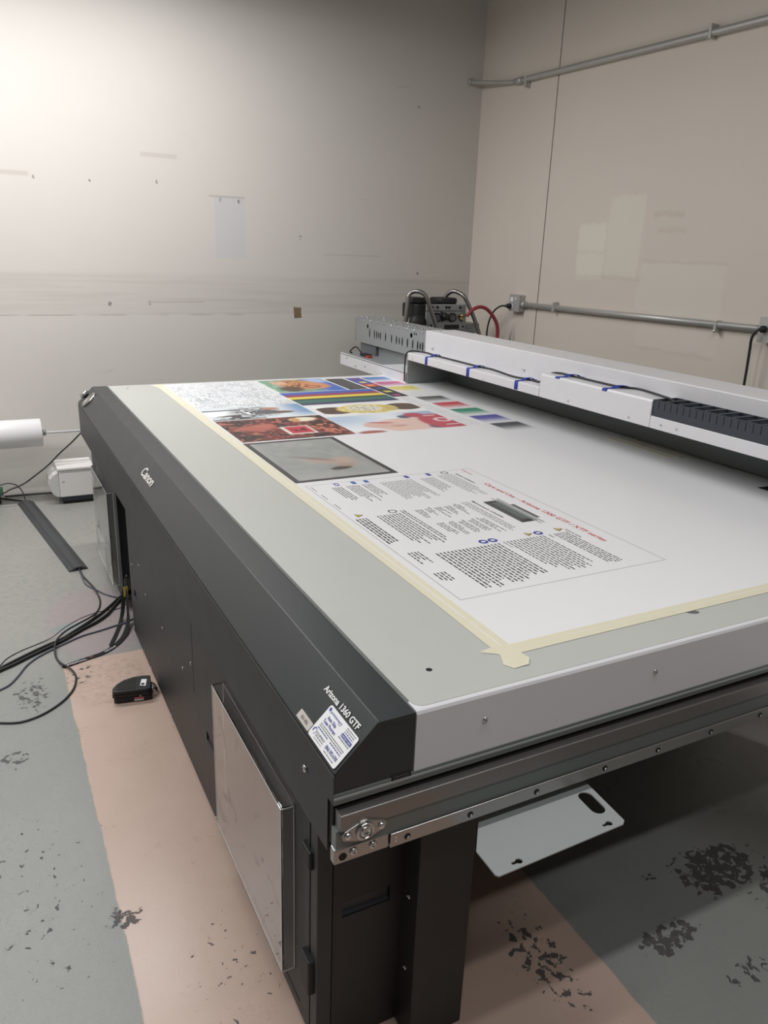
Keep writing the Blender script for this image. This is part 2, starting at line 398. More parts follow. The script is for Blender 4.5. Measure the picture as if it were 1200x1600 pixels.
SCREW = MB().lathe([(0.0048, 0), (0.0048, 0.0012), (0.0038, 0.0024), (0.0018, 0.0026), (0.0016, 0.0012), (0, 0.0012)], (0, 0, -H), (0, 0, 1), 10)
SCREW_ME = bpy.data.meshes.new('screw'); SCREW.bm.to_mesh(SCREW_ME); SCREW_ME.materials.append(M['chrome'])
def screw(parent, p, axis, s=1.0, mat=None):
    o = bpy.data.objects.new('screw', SCREW_ME); C.objects.link(o); o.parent = parent
    # SCREW was modelled at height -H without the builder offset
    q = Vector((0, 0, 1)).rotation_difference(Vector(axis).normalized())
    o.rotation_euler = q.to_euler(); o.scale = (s, s, s)
    base = Vector((0, 0, -H))*s; base.rotate(q)
    o.location = Vector(p)+Vector((0, 0, H))-root_loc(parent)-base
    return o

def printer_table():
    t = PR
    MB().prism(rrect(0.003, 1.95, 0.010, L-0.01, 0.02), -0.006, 0.0005, 'z').build('table_top', 'table', t)
    ap = MB().prism([(0.0, -0.107), (0.0, -0.006), (0.0025, -0.0015), (0.006, -0.0002), (0.03, -0.0002), (0.03, -0.107)], 0.0, 1.95, 'x').build('front_apron', 'white', t)
    for x in (0.128, 0.5, 0.87, 1.25): screw(ap, (x, 0, -0.0485), (0, -1, 0), 1.1)
    MB().prism([(L, -0.107), (L, -0.004), (L-0.004, -0.0004), (L-0.03, -0.0004), (L-0.03, -0.107)], 0.0, 1.95, 'x').build('rear_apron', 'grey_metal', t)
    MB().box(0.0, 1.95, 0.03, L-0.03, -0.10, -0.0062).build('table_core', 'grey_metal', t)
    MB().box(-0.10, 1.93, 0.03, L-0.02, -0.20, -0.105).build('under_frame', 'black_flat', t)
    for x, y in ((0.079, 0.100), (0.08, 2.93)):
        MB().cyl((x, y, -0.002), (x, y, 0.0009), 0.0055, 14).build('vacuum_port', 'void', t)
    # guide rail along the near end
    MB().box(-0.136, 2.3, -0.001, 0.018, -0.1255, -0.107).build('rail_web', 'rail_paint', t)
    MB().box(-0.134, 2.3, 0.006, 0.018, -0.205, -0.1255).build('rail_groove', 'void', t)  # near-black strip stands in for the shade above the rail bar
    MB().prism([(0.006, -0.135), (-0.0146, -0.1358), (-0.016, -0.1372), (-0.016, -0.1645), (-0.012, -0.1665), (0.006, -0.1665)], -0.131, 2.3, 'x').build('guide_rail', 'bar_steel', t, 0.0004)
    MB().box(-0.136, 2.3, -0.010, 0.006, -0.203, -0.1665).build('rail_channel', 'rail_paint', t)
    MB().box(-0.136, 2.3, -0.003, -0.001, -0.1165, -0.113).build('rail_lip', 'grey_metal', t)
    st = MB().box(-0.044, 2.3, -0.0145, 0.004, -0.2265, -0.201).build('rack_strip', 'steel', t, 0.0012)
    for x in (-0.014, 0.104, 0.240, 0.394, 0.525, 0.667, 0.81, 0.95, 1.09):
        h = MB().cyl((x, -0.0152, -0.2145), (x, -0.014, -0.2145), 0.0056, 14).build('bolt_hole', 'void', st)
        MB().lathe([(0.0032, 0), (0.0026, 0.0012), (0, 0.0014)], (x+0.0012, -0.0152, -0.2165), (0, -1, 0), 8).build('bolt', 'chrome', st)
    for z in (-0.2095, -0.2165):
        MB().cyl((-0.0345, -0.0152, z), (-0.0345, -0.014, z), 0.0014, 8).build('pin', 'chrome', st)
    eb = MB().box(-0.139, -0.0455, -0.0115, 0.004, -0.2265, -0.199).build('end_block', 'steel', t, 0.002)
    MB().cyl((-0.1245, -0.0123, -0.2145), (-0.1245, -0.011, -0.2145), 0.0066, 16).build('bolt_hole', 'void', eb)
    for x in (-0.1065, -0.0735):
        MB().lathe([(0.0066, 0), (0.0066, 0.002), (0.005, 0.0035), (0.0028, 0.0035), (0.0022, 0.0012), (0, 0.0012)], (x, -0.0115, -0.2105), (0, -1, 0), 14).build('bolt', 'chrome', eb)
    # two-bolt bearing flange
    P = []
    for k in range(7): a = math.radians(125+110*k/6); P.append((-0.120+0.0095*math.cos(a), -0.1725+0.0095*math.sin(a)))
    for k in range(7): a = math.radians(235+70*k/6); P.append((-0.092+0.019*math.cos(a), -0.1715+0.019*math.sin(a)))
    for k in range(7): a = math.radians(-55+110*k/6); P.append((-0.064+0.0095*math.cos(a), -0.1715+0.0095*math.sin(a)))
    for k in range(7): a = math.radians(55+70*k/6); P.append((-0.092+0.019*math.cos(a), -0.1715+0.019*math.sin(a)))
    fl = MB().prism(P, -0.019, -0.0155).build('bearing_flange', 'steel', t, 0.0012)
    MB().lathe([(0.0150, 0), (0.0150, 0.003), (0.0132, 0.005), (0.0118, 0.004), (0.0114, 0.0005), (0.0092, 0.0005), (0.0092, 0.004), (0.007, 0.0055), (0.0042, 0.0055), (0.0036, 0.003), (0, 0.003)], (-0.092, -0.019, -0.1712), (0, -1, 0), 28).build('bearing_ring', 'chrome', fl)
    for x in (-0.120, -0.064):
        MB().lathe([(0.0062, 0), (0.006, 0.002), (0.004, 0.0038), (0.0018, 0.0042), (0, 0.003)], (x, -0.019, -0.172), (0, -1, 0), 14).build('bolt', 'chrome', fl)
    # pale bracket plate hanging below the rail, with a hand slot and two keyholes
    slot = [(0.3435+0.0135*math.cos(math.radians(a)), -0.058+0.0135*math.sin(math.radians(a))) for a in range(-180, 1, 20)]
    slot += [(0.3455+0.0135*math.cos(math.radians(a)), -0.026+0.0135*math.sin(math.radians(a))) for a in range(0, 181, 20)]
    def keyhole(cx, cy):
        return [(cx+0.0058*math.cos(math.radians(a)), cy+0.0058*math.sin(math.radians(a))) for a in range(-150, 151, 25)]+[(cx-0.0135, cy+0.0027), (cx-0.0145, cy), (cx-0.0135, cy-0.0027)]
    outer = [(0.150, 0.04), (0.150, 0.0235), (0.0925, -0.054), (0.0915, -0.108), (0.0955, -0.1135), (0.357, -0.1075), (0.3655, -0.101), (0.376, 0.04)]
    MB().plate(outer, [slot, keyhole(0.336, -0.0955), keyhole(0.143, -0.1005)], lambda a, b, h: (a, b, -0.255+h), 0.003).build('bracket_plate', 'plate', t, 0.0006)
    MB().box(0.150, 0.376, 0.030, 0.046, -0.253, -0.19).build('bracket_web', 'plate', t)
printer_table()

def printer_cover():
    t = PR
    # chamfered black cover along the left edge, vertical fascia below it
    P = [(-0.0012, -0.002), (-0.0035, 0.0), (-0.065, 0.0), (-0.1355, -0.0705), (-0.1355, -0.0735), (-0.12, -0.0735), (-0.055, -0.008), (-0.0012, -0.008)]
    cov = MB().prism(P, 0.0, L).build('front_cover', 'black', t, 0.0022, 3)
    fa = MB().plate([(0.021, -0.226), (0.021, -0.127), (0.0, -0.127), (0.0, -0.0755), (L, -0.0755), (L, -0.226)], [],
                    lambda a, b, h: (-0.1365+h, a, b), 0.003).build('fascia', 'fascia', t, 0.001)
    MB().box(-0.1335, -0.112, 0.023, L-0.002, -0.2255, -0.2235).build('fascia_return', 'fascia', t)
    MB().box(-0.1335, -0.1325, 0.021, 0.04, -0.2255, -0.128).build('fascia_edge', 'fascia', t)
    cap = MB().prism([(-0.0015, -0.0015), (-0.065, -0.0015), (-0.1335, -0.0712), (-0.1335, -0.126), (-0.1295, -0.126), (-0.1285, -0.108), (-0.0015, -0.1055)], 0.0008, 0.006).build('end_cap', 'black', t, 0.001)
    MB().prism([(-0.002, -0.002), (-0.066, -0.002), (-0.1335, -0.07), (-0.1335, -0.22), (-0.002, -0.22)], L-0.006, L-0.0008).build('end_cap', 'black', t)
    lab = MB().box(-0.040, -0.0055, -0.0012, 0.0008, -0.1135, -0.1045).build('rating_label', 'void', t)
    for z in (-0.1068, -0.1112): MB().box(-0.037, -0.009, -0.0015, -0.0012, z-0.0004, z+0.0004).build('label_rule', 'ink_grey', lab)
    screw(fa, (-0.1365, 0.112, -0.136), (-1, 0, 0), 1.4)
    screw(fa, (-0.1365, 3.0, -0.095), (-1, 0, 0), 1.2)
    D, U = (0, -1, 0), (0.711, 0, 0.703)
    MB().text('Arizona 1360 GTF', on_slope(0.0335, 0.150, 0.0012), D, U, 0.0102, 0.127, bold=0.028).build('lettering', 'ink_white', cov, normals=False)['label'] = 'white model lettering'
    m = MB(); m.text('C', on_slope(0.0635, 1.607, 0.0012), D, U, 0.029, 0.040, bold=0.02); m.text('anon', on_slope(0.0635, 1.5635, 0.0012), D, U, 0.0275, 0.115, bold=0.03)
    m.build('lettering', 'ink_silver', cov, normals=False)['label'] = 'silver maker lettering'
    # asset label
    def patch(name, s0, s1, y0, y1, r, mat, h, parent, th=0.0006):
        o = MB().plate(rrect(s0, s1, y0, y1, r), [], lambda a, b, hh: on_slope(a, b, h+hh), th).build(name, mat, parent)
        return o
    kl = patch('asset_label', 0.0810, 0.0955, 0.1105, 0.160, 0.0015, 'paper_grey', 0.001, t)
    MB().text('KH 476', on_slope(0.0912, 0.1475, 0.0019), D, U, 0.0058, 0.0245).build('print_text', 'ink_black', kl, normals=False)
    MB().text('Equipment ID', on_slope(0.0795, 0.1485, 0.0014), D, U, 0.0026, 0.030).build('print_text', 'ink_grey', cov, normals=False)
    # service sticker
    sk = patch('service_sticker', 0.0382, 0.0962, 0.0060, 0.1085, 0.005, 'paper', 0.001, t)
    sk['label'] = 'white service sticker with blue print'
    h = 0.0018
    def tx(s_, y, txt, ch, wd, mat='ink_blue', b=0.0): MB().text(txt, on_slope(s_, y, h), D, U, ch, wd, bold=b).build('print_text', mat, sk, normals=False)
    def bar(s_, y0, y1, hh, mat):
        m = MB(); y = y1
        while y > y0+0.0008:                     # a line of small print: words as short marks
            wl = min(random.uniform(0.0025, 0.0065), y-y0)
            m.face([on_slope(s_, y, h), on_slope(s_-hh, y, h), on_slope(s_-hh, y-wl, h), on_slope(s_, y-wl, h)]); y -= wl+0.0011
        m.build('print_text', mat, sk, normals=False)
    MB().lathe([(0.0032, 0), (0.0032, 0.0002)], on_slope(0.0445, 0.1015, h), (-0.703, 0, 0.711), 12).build('print_mark', 'ink_blue', sk)
    tx(0.0475, 0.0965, 'printsmart', 0.0042, 0.040, 'ink_blue', 0.01)
    bar(0.0500, 0.058, 0.066, 0.0012, 'ink_grey')
    tx(0.0575, 0.094, 'Auto Ship', 0.0055, 0.030, b=0.02); tx(0.0655, 0.098, 'Toner Program', 0.0055, 0.043, b=0.02)
    for k, s_ in enumerate((0.0425, 0.0460)): bar(s_, 0.013, 0.042, 0.0014, 'ink_grey')
    bar(0.0495, 0.013, 0.042, 0.0014, 'ink_blue')
    blue = MB().plate(rrect(0.0515, 0.0575, 0.0105, 0.0435, 0.0008), [], lambda a, b, hh: on_slope(a, b, h+hh), 0.0002).build('print_block', 'ink_blue', sk)
    MB().text('LIMITED TIME', on_slope(0.0562, 0.0415, h+0.0004), D, U, 0.0032, 0.029).build('print_text', 'paper', sk, normals=False)
    bar(0.0612, 0.0105, 0.046, 0.0016, 'ink_grey')
    for k, s_ in enumerate((0.0700, 0.0735)): bar(s_, 0.013, 0.098, 0.0015, 'ink_grey')
    bar(0.0775, 0.060, 0.098, 0.0017, 'ink_blue'); bar(0.0775, 0.014, 0.052, 0.0017, 'ink_blue')
    MB().plate([(0.0845+0.0055*math.cos(a), 0.0985+0.0055*math.sin(a)) for a in [math.radians(60+28*k) for k in range(11)]] + [(0.0845+0.004*math.cos(a), 0.0977+0.004*math.sin(a)) for a in [math.radians(340-28*k) for k in range(11)]], [], lambda a, b, hh: on_slope(a, b, h+hh), 0.0002).build('print_mark', 'ink_blue', sk)
    tx(0.0855, 0.091, 'EQUIPMENT', 0.0042, 0.030, 'ink_grey'); bar(0.0885, 0.062, 0.090, 0.0014, 'ink_grey')
    tx(0.0875, 0.0535, '(866) 892-6700', 0.0058, 0.040, 'ink_blue', 0.015)
    bar(0.0925, 0.016, 0.050, 0.0014, 'ink_grey'); bar(0.0922, 0.062, 0.090, 0.0010, 'ink_grey')
    # round silver power button and a knob at the far end
    N = (-0.703, 0, 0.711)
    pb = MB().lathe([(0.041, 0.0), (0.041, 0.004), (0.038, 0.008), (0.033, 0.008), (0.031, 0.005), (0, 0.004)], on_slope(0.0505, 2.875), N, 32).build('power_button', 'steel', t)
    pb['label'] = 'round silver button with a raised rim'
    MB().lathe([(0.013, 0), (0.013, 0.018), (0.022, 0.019), (0.022, 0.030), (0.017, 0.035), (0, 0.036)], on_slope(0.050, 2.985, -0.012), N, 20).build('stop_knob', 'chrome', t)
printer_cover()

def printer_base():
    t = PR
    XC, ZB = -0.112, -H
    # left (front) panels of the cabinet with recessed grips and a long vent slot
    holes = [[(0.79, -0.572), (0.79, -0.545), (0.87, -0.545), (0.87, -0.572)][::-1],
             [(1.845, -0.600), (1.845, -0.572), (1.905, -0.572), (1.905, -0.600)][::-1],
             [(0.987, -0.497), (0.987, -0.289), (0.991, -0.289), (0.991, -0.497)]]
    pan = MB().plate([(0.152, ZB+0.012), (0.152, -0.118), (1.975, -0.118), (1.975, ZB+0.012)], holes, lambda a, b, h: (XC+h, a, b), 0.004).build('cabinet_panel', 'fascia', t)
    for y0, y1, z0, z1 in ((0.785, 0.875, -0.577, -0.54), (1.84, 1.91, -0.605, -0.567), (0.98, 0.997, -0.50, -0.286)):
        MB().box(XC+0.012, XC+0.016, y0, y1, z0, z1).build('grip_recess', 'void', pan)
    for y, z in ((1.756, -0.42), (1.654, -0.492), (1.388, -0.492), (1.117, -0.492), (1.012, -0.422), (1.97, -0.765), (1.64, -0.77), (1.324, -0.775), (0.80, -0.772), (1.92, -0.48)):
        screw(pan, (XC, y, z), (-1, 0, 0), 1.0)
    MB().box(XC+0.004, 0.150, 0.125, 1.97, ZB, -0.118).build('cabinet_body', 'black_flat', t)
    MB().box(XC, XC+0.03, 0.116, 0.148, ZB+0.004, -0.118).build('corner_post', 'fascia', t, 0.002)
    MB().plate([(0.20, -0.752), (0.20, -0.748), (0.60, -0.748), (0.60, -0.752)], [], lambda a, b, h: (XC-0.0006+h, a, b), 0.0008).build('panel_joint', 'void', pan)
    MB().box(XC-0.012, XC+0.004, 0.128, 0.168, -0.655, -0.575).build('door_latch', 'rubber', t, 0.003)
    MB().box(XC-0.008, XC+0.004, 0.135, 0.175, -0.372, -0.335).build('door_hinge', 'rubber', t, 0.003)
    # near end panel with a recessed grip, then the box-section leg
    ep = MB().plate([(XC+0.03, ZB+0.004), (XC+0.03, -0.118), (0.058, -0.118), (0.058, ZB+0.004)], [[(-0.064, -0.481), (-0.064, -0.447), (0.033, -0.447), (0.033, -0.481)][::-1]],
                    lambda a, b, h: (a, 0.115+h, b), 0.004).build('end_panel', 'black_flat', t)
    MB().prism([(0.119, -0.447), (0.127, -0.447), (0.127, -0.481), (0.119, -0.481), (0.1235, -0.4745), (0.1235, -0.452)], -0.064, 0.033, 'x').build('grip_recess', 'navy', ep)
    leg = MB().box(0.056, 0.172, 0.053, 0.30, ZB, -0.19).build('leg', 'black_flat', t, 0.003)
    for z in (-0.455, -0.625): screw(leg, (0.056, 0.085, z), (-1, 0, 0), 1.1)
    # far pedestal: open box with a hanging front panel
    MB().box(XC+0.004, 0.15, 2.20, 2.92, -0.653, -0.118).build('far_box', 'navy', t)
    MB().box(XC, XC+0.004, 2.19, 2.56, -0.755, -0.118).build('far_panel', 'fascia', t)
    MB().box(0.0, 0.15, 2.5, 2.9, ZB, -0.653).build('far_foot', 'black_flat', t)
    screw(t, (-0.095, 2.20, -0.640), (0, -1, 0), 1.2)
    MB().box(-0.118, -0.098, 2.58, 2.62, -0.785, -0.66).build('panel_foot', 'rubber', t)
    # right-hand pedestal under the gantry side
    MB().box(1.70, 1.90, 0.9, 2.7, ZB, -0.19).build('rear_pedestal', 'black_flat', t)
printer_base()

def gantry():
    t = PR
    y0, y1 = -0.30, 2.722
    g = MB().box(1.573, 1.757, y0, y1, 0.125, 0.272).build('gantry_beam', 'white', t, 0.004)
    g['label'] = 'white gantry beam'
    screw(g, (1.573, 2.64, 0.187), (-1, 0, 0), 1.6); screw(g, (1.573, 1.86, 0.190), (-1, 0, 0), 1.6); screw(g, (1.62, 2.66, 0.272), (0, 0, 1), 2.0)
    c1 = MB().prism([(1.458, 0.125), (1.458, 0.160), (1.462, 0.164), (1.572, 0.164), (1.572, 0.125)], 1.603, 2.70).build('ledge_cover', 'white', g, 0.002)
    c2 = MB().prism([(1.458, 0.125), (1.458, 0.212), (1.463, 0.219), (1.572, 0.219), (1.572, 0.125)], 1.004, 1.6).build('block_cover', 'white', g, 0.002)
    c3 = MB().box(1.458, 1.572, y0, 1.002, 0.125, 0.166).build('lip_cover', 'white', g, 0.002)
    for y in (2.64, 2.40, 2.0): screw(g, (1.458, y, 0.137), (-1, 0, 0), 0.9)
    for y in (1.42, 1.10): screw(g, (1.458, y, 0.140), (-1, 0, 0), 0.9)
    for y in (0.952, 0.885): screw(g, (1.458, y, 0.143), (-1, 0, 0), 0.9)
    MB().box(1.47, 1.70, y0, 2.69, 0.121, 0.125).build('beam_underside', 'beam_grey', g)
    MB().box(1.702, 1.757, y0, 2.69, 0.006, 0.125).build('lower_beam', 'beam_grey', g)
    MB().box(1.458, 1.70, 2.690, 2.70, 0.004, 0.125).build('end_plate', 'grey_metal', g)  # grey instead of white, to imitate the shade under the gantry
    # slotted wiring duct lying in the lip
    d = MB(); d.box(1.460, 1.566, y0, 1.0, 0.166, 0.170); d.box(1.563, 1.566, y0, 1.0, 0.17, 0.221); d.box(1.460, 1.463, y0, 1.0, 0.17, 0.186); d.box(1.460, 1.566, 0.997, 1.0, 0.17, 0.221)
    y = 1.0
    while y-0.026 > y0:
        d.box(1.460, 1.463, y-0.0235, y, 0.186, 0.2215); d.box(1.4595, 1.4635, y-0.0260, y-0.0205, 0.2165, 0.2225); d.box(1.4602, 1.4625, y-0.0265, y-0.0185, 0.186, 0.191); y -= 0.0262
    dd = d.build('wiring_duct', 'duct', g)
    r = MB(); y = 0.955
    while y > y0: r.box(1.463, 1.563, y-0.011, y, 0.2175, 0.2215); y -= 0.0524
    r.build('duct_bars', 'duct', g)
    # near and far end trucks on the rails
    for a, b in ((-0.16, -0.02), (L+0.004, L+0.10)): MB().box(1.48, 1.757, a, b, -0.16, -0.02 if a > 0 else 0.121).build('gantry_truck', 'black_flat', t, 0.004)
    # sheet-metal carriage housing beyond the far end, with screws and cut-outs
    cx = 1.59
    def cut(y, z, ry, rz, n=8): return [(y+ry*math.cos(2*math.pi*k/n+0.3), z+rz*math.sin(2*math.pi*k/n+0.3)) for k in range(n)]
    hs = []
    z_at = lambda y: 0.19
    for y, rz in ((3.42, 0.03), (3.355, 0.028), (3.325, 0.026), (3.30, 0.02), (3.275, 0.024), (3.21, 0.026), (3.135, 0.026), (3.075, 0.026), (3.04, 0.022), (3.005, 0.026), (2.945, 0.028), (2.885, 0.028), (2.83, 0.028), (2.802, 0.022), (2.775, 0.028)):
        hs.append(cut(y, 0.185-0.01*(3.42-y), 0.008, rz))
    hs += [cut(3.45, 0.222, 0.012, 0.014), cut(2.905, 0.226, 0.014, 0.014)]
    hs += [cut(2.87, 0.238, 0.008, 0.006), cut(2.85, 0.238, 0.008, 0.006)]
    cm = MB().plate([(2.73, 0.118), (2.73, 0.252), (3.62, 0.252), (3.62, 0.118)], hs, lambda a, b, h: (cx+h, a, b), 0.003)
    cm.box(cx, 1.745, 2.73, 3.62, 0.262, 0.265); cm.box(1.742, 1.745, 2.73, 3.62, 0.118, 0.262); cm.box(cx, 1.745, 3.617, 3.62, 0.118, 0.262); cm.box(cx-0.001, cx+0.003, 2.73, 3.62, 0.252, 0.265)
    car = cm.build('carriage_housing', 'grey_metal', t)
    MB().box(cx+0.02, 1.74, 2.74, 3.61, 0.12, 0.255).build('housing_interior', 'black_flat', car)
    for k in range(10): screw(car, (cx-0.001, 2.78+0.09*k, 0.256), (-1, 0, 0), 1.3)
    for k in range(12):
        screw(car, (1.63, 2.78+0.075*k, 0.265), (0, 0, 1), 1.5); screw(car, (1.715, 2.80+0.075*k, 0.265), (0, 0, 1), 1.5)
    MB().box(1.60, 1.74, 3.35, 3.56, 0.055, 0.118).build('housing_bracket', 'dim_metal', car)
    MB().box(1.62, 1.74, 2.72, 3.35, 0.055, 0.118).build('housing_bracket', 'grey_metal', car)
    tr = MB().plate([(2.715, -0.012), (2.715, 0.056), (3.555, 0.060), (3.555, -0.012)], [], lambda a, b, h: (1.46+h, a, b), 0.003)
    tr.box(1.46, 1.75, 2.73, 3.555, 0.050, 0.053); tr.box(1.747, 1.75, 2.73, 3.555, -0.012, 0.053)
    tray = tr.build('carriage_tray', 'white', t)
    MB().box(1.464, 1.746, 3.03, 3.55, 0.053, 0.0545).build('tray_liner', 'grey_metal', tray)
    for y, z in ((3.46, 0.035), (3.2, 0.02), (3.0, 0.01), (3.33, 0.005)): screw(tray, (1.46, y, z), (-1, 0, 0), 1.2)
    MB().box(1.52, 1.56, 3.32, 3.40, 0.0545, 0.070).build('connector', 'rubber', tray)
    MB().box(1.515, 1.545, 3.28, 3.318, 0.0545, 0.066).build('connector', 'red_label', tray)
    MB().tube([(1.53, 3.40, 0.07), (1.52, 3.46, 0.10), (1.50, 3.5, 0.07), (1.53, 3.54, 0.056)], 0.004).build('wire', 'rubber', tray)
    # end supports of the overhang
    MB().box(1.60, 1.74, L+0.10, L+0.16, -0.16, -0.015).build('tray_support', 'black_flat', t)
gantry()

# ------------------------------------------------------------------ the printed board on the table
SZ = 0.0021
PS = MB().box(0.237, 1.70, 0.104, 2.985, 0.0006, 0.002).build('printed_board', 'sheet', None)
tag(PS, 'white board of colour test pictures and a care guide taped on the printer table', 'printed sheet')

def sm(t): t = np.clip(t, 0, 1); return t*t*(3-2*t)
def vnoise(U, V, fu, fv, seed):
    rng = np.random.RandomState(seed); G = rng.rand(64, 64)
    a, b = U*fu, V*fv; i, j = np.floor(a).astype(int), np.floor(b).astype(int); fa, fb = sm(a-i), sm(b-j)
    g = lambda p, q: G[p % 64, q % 64]
    return (g(i, j)*(1-fa)+g(i+1, j)*fa)*(1-fb)+(g(i, j+1)*(1-fa)+g(i+1, j+1)*fa)*fb
def rgb(*c): return np.array(lin(*c)[:3])
def over(img, mask, col): return img*(1-mask[..., None])+np.asarray(col)*mask[..., None]
def blob(U, V, u, v, ru, rv, soft=0.35, rot=0.0):
    a, b = U-u, V-v; c, s = math.cos(rot), math.sin(rot); a, b = a*c+b*s, -a*s+b*c
    d = np.sqrt((a/ru)**2+(b/rv)**2); return sm((1+soft-d)/(2*soft))
def band(T, lo, hi, e=0.01): return sm((T-lo)/e+0.5)*sm((hi-T)/e+0.5)

def picture(name, x0, x1, y0, y1, nx, ny, fn, label=None):
    """flat printed picture: colour per point of a fine grid; u runs along +x, v from the far to the near edge"""
    u = np.linspace(0, 1, nx+1); v = np.linspace(0, 1, ny+1); U, V = np.meshgrid(u, v, indexing='ij')
    img = np.clip(fn(U, V), 0, 1)
    co = np.stack([x0+(x1-x0)*U, y1-(y1-y0)*V, np.full_like(U, SZ+H)], -1).reshape(-1, 3)-np.array(root_loc(PS))
    I = np.arange((nx+1)*(ny+1)).reshape(nx+1, ny+1)
    F = np.stack([I[:-1, :-1], I[:-1, 1:], I[1:, 1:], I[1:, :-1]], -1).reshape(-1, 4)
    me = bpy.data.meshes.new(name); me.from_pydata(co.tolist(), [], F.tolist())
    at = me.color_attributes.new('ink', 'FLOAT_COLOR', 'POINT')
    at.data.foreach_set('color', np.concatenate([img.reshape(-1, 3), np.ones((img.shape[0]*img.shape[1], 1))], 1).astype(np.float32).ravel())
    me.materials.append(M['print']); o = bpy.data.objects.new(name, me); C.objects.link(o); o.parent = PS
    if label: o['label'] = label
    return o

def pictures():
    def lines(U, V):
        img = np.ones(U.shape+(3,))*rgb(226, 228, 230)
        img = over(img, 0.5*vnoise(U, V, 5, 5, 1), rgb(206, 210, 216))
        row = (np.sin(U*2*math.pi*30) > 0.1); word = vnoise(U, V, 30, 34, 2) > 0.48
        return over(img, (row & word)*0.7*(0.4+vnoise(U, V, 6, 6, 3)), rgb(104, 108, 118))
    picture('line_print', 0.263, 0.705, 2.345, 2.965, 150, 110, lines, 'pale panel of fine grey script')
    def riders(U, V):
        img = np.ones(U.shape+(3,))*rgb(214, 222, 226)
        img = over(img, sm((U-0.68)/0.3)*blob(U, V, 0.88, 0.35, 0.3, 0.55, 0.5), rgb(118, 150, 186))
        img = over(img, blob(U, V, 0.20, 0.5, 0.22, 0.3, 0.3), rgb(236, 238, 238))
        n1, n2 = vnoise(U, V, 22, 14, 4), vnoise(U, V, 40, 26, 5)
        img = over(img, blob(U, V, 0.47, 0.45, 0.25, 0.4, 0.35)*sm((n1-0.25)*4), rgb(176, 178, 180))
        img = over(img, blob(U, V, 0.50, 0.50, 0.22, 0.36, 0.3)*sm((n2-0.5)*6), rgb(52, 54, 60))
        img = over(img, band(V, 0.22, 0.30)*band(U, 0.0, 0.34), rgb(72, 78, 86))
        img = over(img, blob(U, V, 0.24, 0.80, 0.2, 0.16, 0.3)*sm((n1-0.3)*5), rgb(66, 66, 70))
        img = over(img, blob(U, V, 0.58, 0.55, 0.13, 0.16, 0.3), rgb(92, 92, 96))
        img = over(img, blob(U, V, 0.66, 0.30, 0.09, 0.09, 0.3), rgb(176, 130, 104))
        img = over(img, blob(U, V, 0.74, 0.62, 0.10, 0.09, 0.3), rgb(108, 84, 76))
        return over(img, sm((V-0.9)/0.08)*(U < 0.5), rgb(60, 54, 54))
    picture('photo_print', 0.263, 0.705, 2.09, 2.345, 110, 70, riders, 'picture of riders against a pale sky')
    def party(U, V):
        img = np.ones(U.shape+(3,))*rgb(58, 36, 36)
        n1, n2 = vnoise(U, V, 12, 10, 6), vnoise(U, V, 34, 22, 7)
        img = over(img, sm((n1-0.45)*5)*0.8, rgb(120, 52, 50)); img = over(img, sm((n2-0.62)*7)*0.8, rgb(178, 110, 92))
        img = over(img, sm((0.35-n1)*6)*0.8, rgb(34, 22, 24))
        img = over(img, blob(U, V, 0.25, 0.45, 0.16, 0.12, 0.3, 0.3), rgb(168, 92, 80)); img = over(img, blob(U, V, 0.36, 0.36, 0.10, 0.10, 0.3), rgb(176, 100, 86))
        img = over(img, band(U, 0.46, 0.72)*band(V, 0.46, 0.82), rgb(222, 214, 206)); img = over(img, band(U, 0.495, 0.70)*band(V, 0.48, 0.78), rgb(186, 56, 72))
        img = over(img, band(U, 0.53, 0.66)*band(V, 0.56, 0.70)*sm((n2-0.4)*8), rgb(90, 26, 34))
        img = over(img, blob(U, V, 0.78, 0.16, 0.13, 0.10, 0.2, -0.2), rgb(232, 222, 200)); img = over(img, blob(U, V, 0.70, 0.16, 0.05, 0.09, 0.3), rgb(196, 150, 96))
        img = over(img, blob(U, V, 0.86, 0.6, 0.12, 0.25, 0.4)*sm((n2-0.45)*6), rgb(196, 120, 96))
        return img
    picture('photo_print', 0.263, 0.705, 1.715, 2.08, 120, 90, party, 'dark red crowded picture with a red card')
    def dancer(U, V):
        n1, n2 = vnoise(U, V, 5, 7, 8), vnoise(U, V, 14, 18, 9)
        img = np.ones(U.shape+(3,))*rgb(150, 152, 149); img = over(img, n1*0.5, rgb(176, 178, 174)); img = over(img, n2*0.35, rgb(118, 122, 120))
        img = over(img, 0.35*sm((V-0.75)/0.25), rgb(186, 186, 184))
        img = over(img, 0.8*blob(U, V, 0.58, 0.62, 0.22, 0.06, 0.6, 0.35), rgb(176, 150, 138)); img = over(img, 0.8*blob(U, V, 0.72, 0.60, 0.10, 0.07, 0.6), rgb(186, 160, 146))
        img = over(img, 0.6*blob(U, V, 0.45, 0.52, 0.2, 0.025, 0.5, 0.45), rgb(120, 104, 96)); img = over(img, 0.95*blob(U, V, 0.58, 0.78, 0.11, 0.035, 0.25, -0.1), rgb(66, 56, 52)); img = over(img, 0.8*blob(U, V, 0.66, 0.72, 0.08, 0.04, 0.5), rgb(166, 138, 126))
        fr = 1-band(U, 0.055, 0.945, 0.004)*band(V, 0.04, 0.96, 0.004)
        return over(img, fr, rgb(62, 62, 62))
    picture('photo_print', 0.2575, 0.601, 1.183, 1.700, 140, 200, dancer, 'grey misty picture with a dark border')
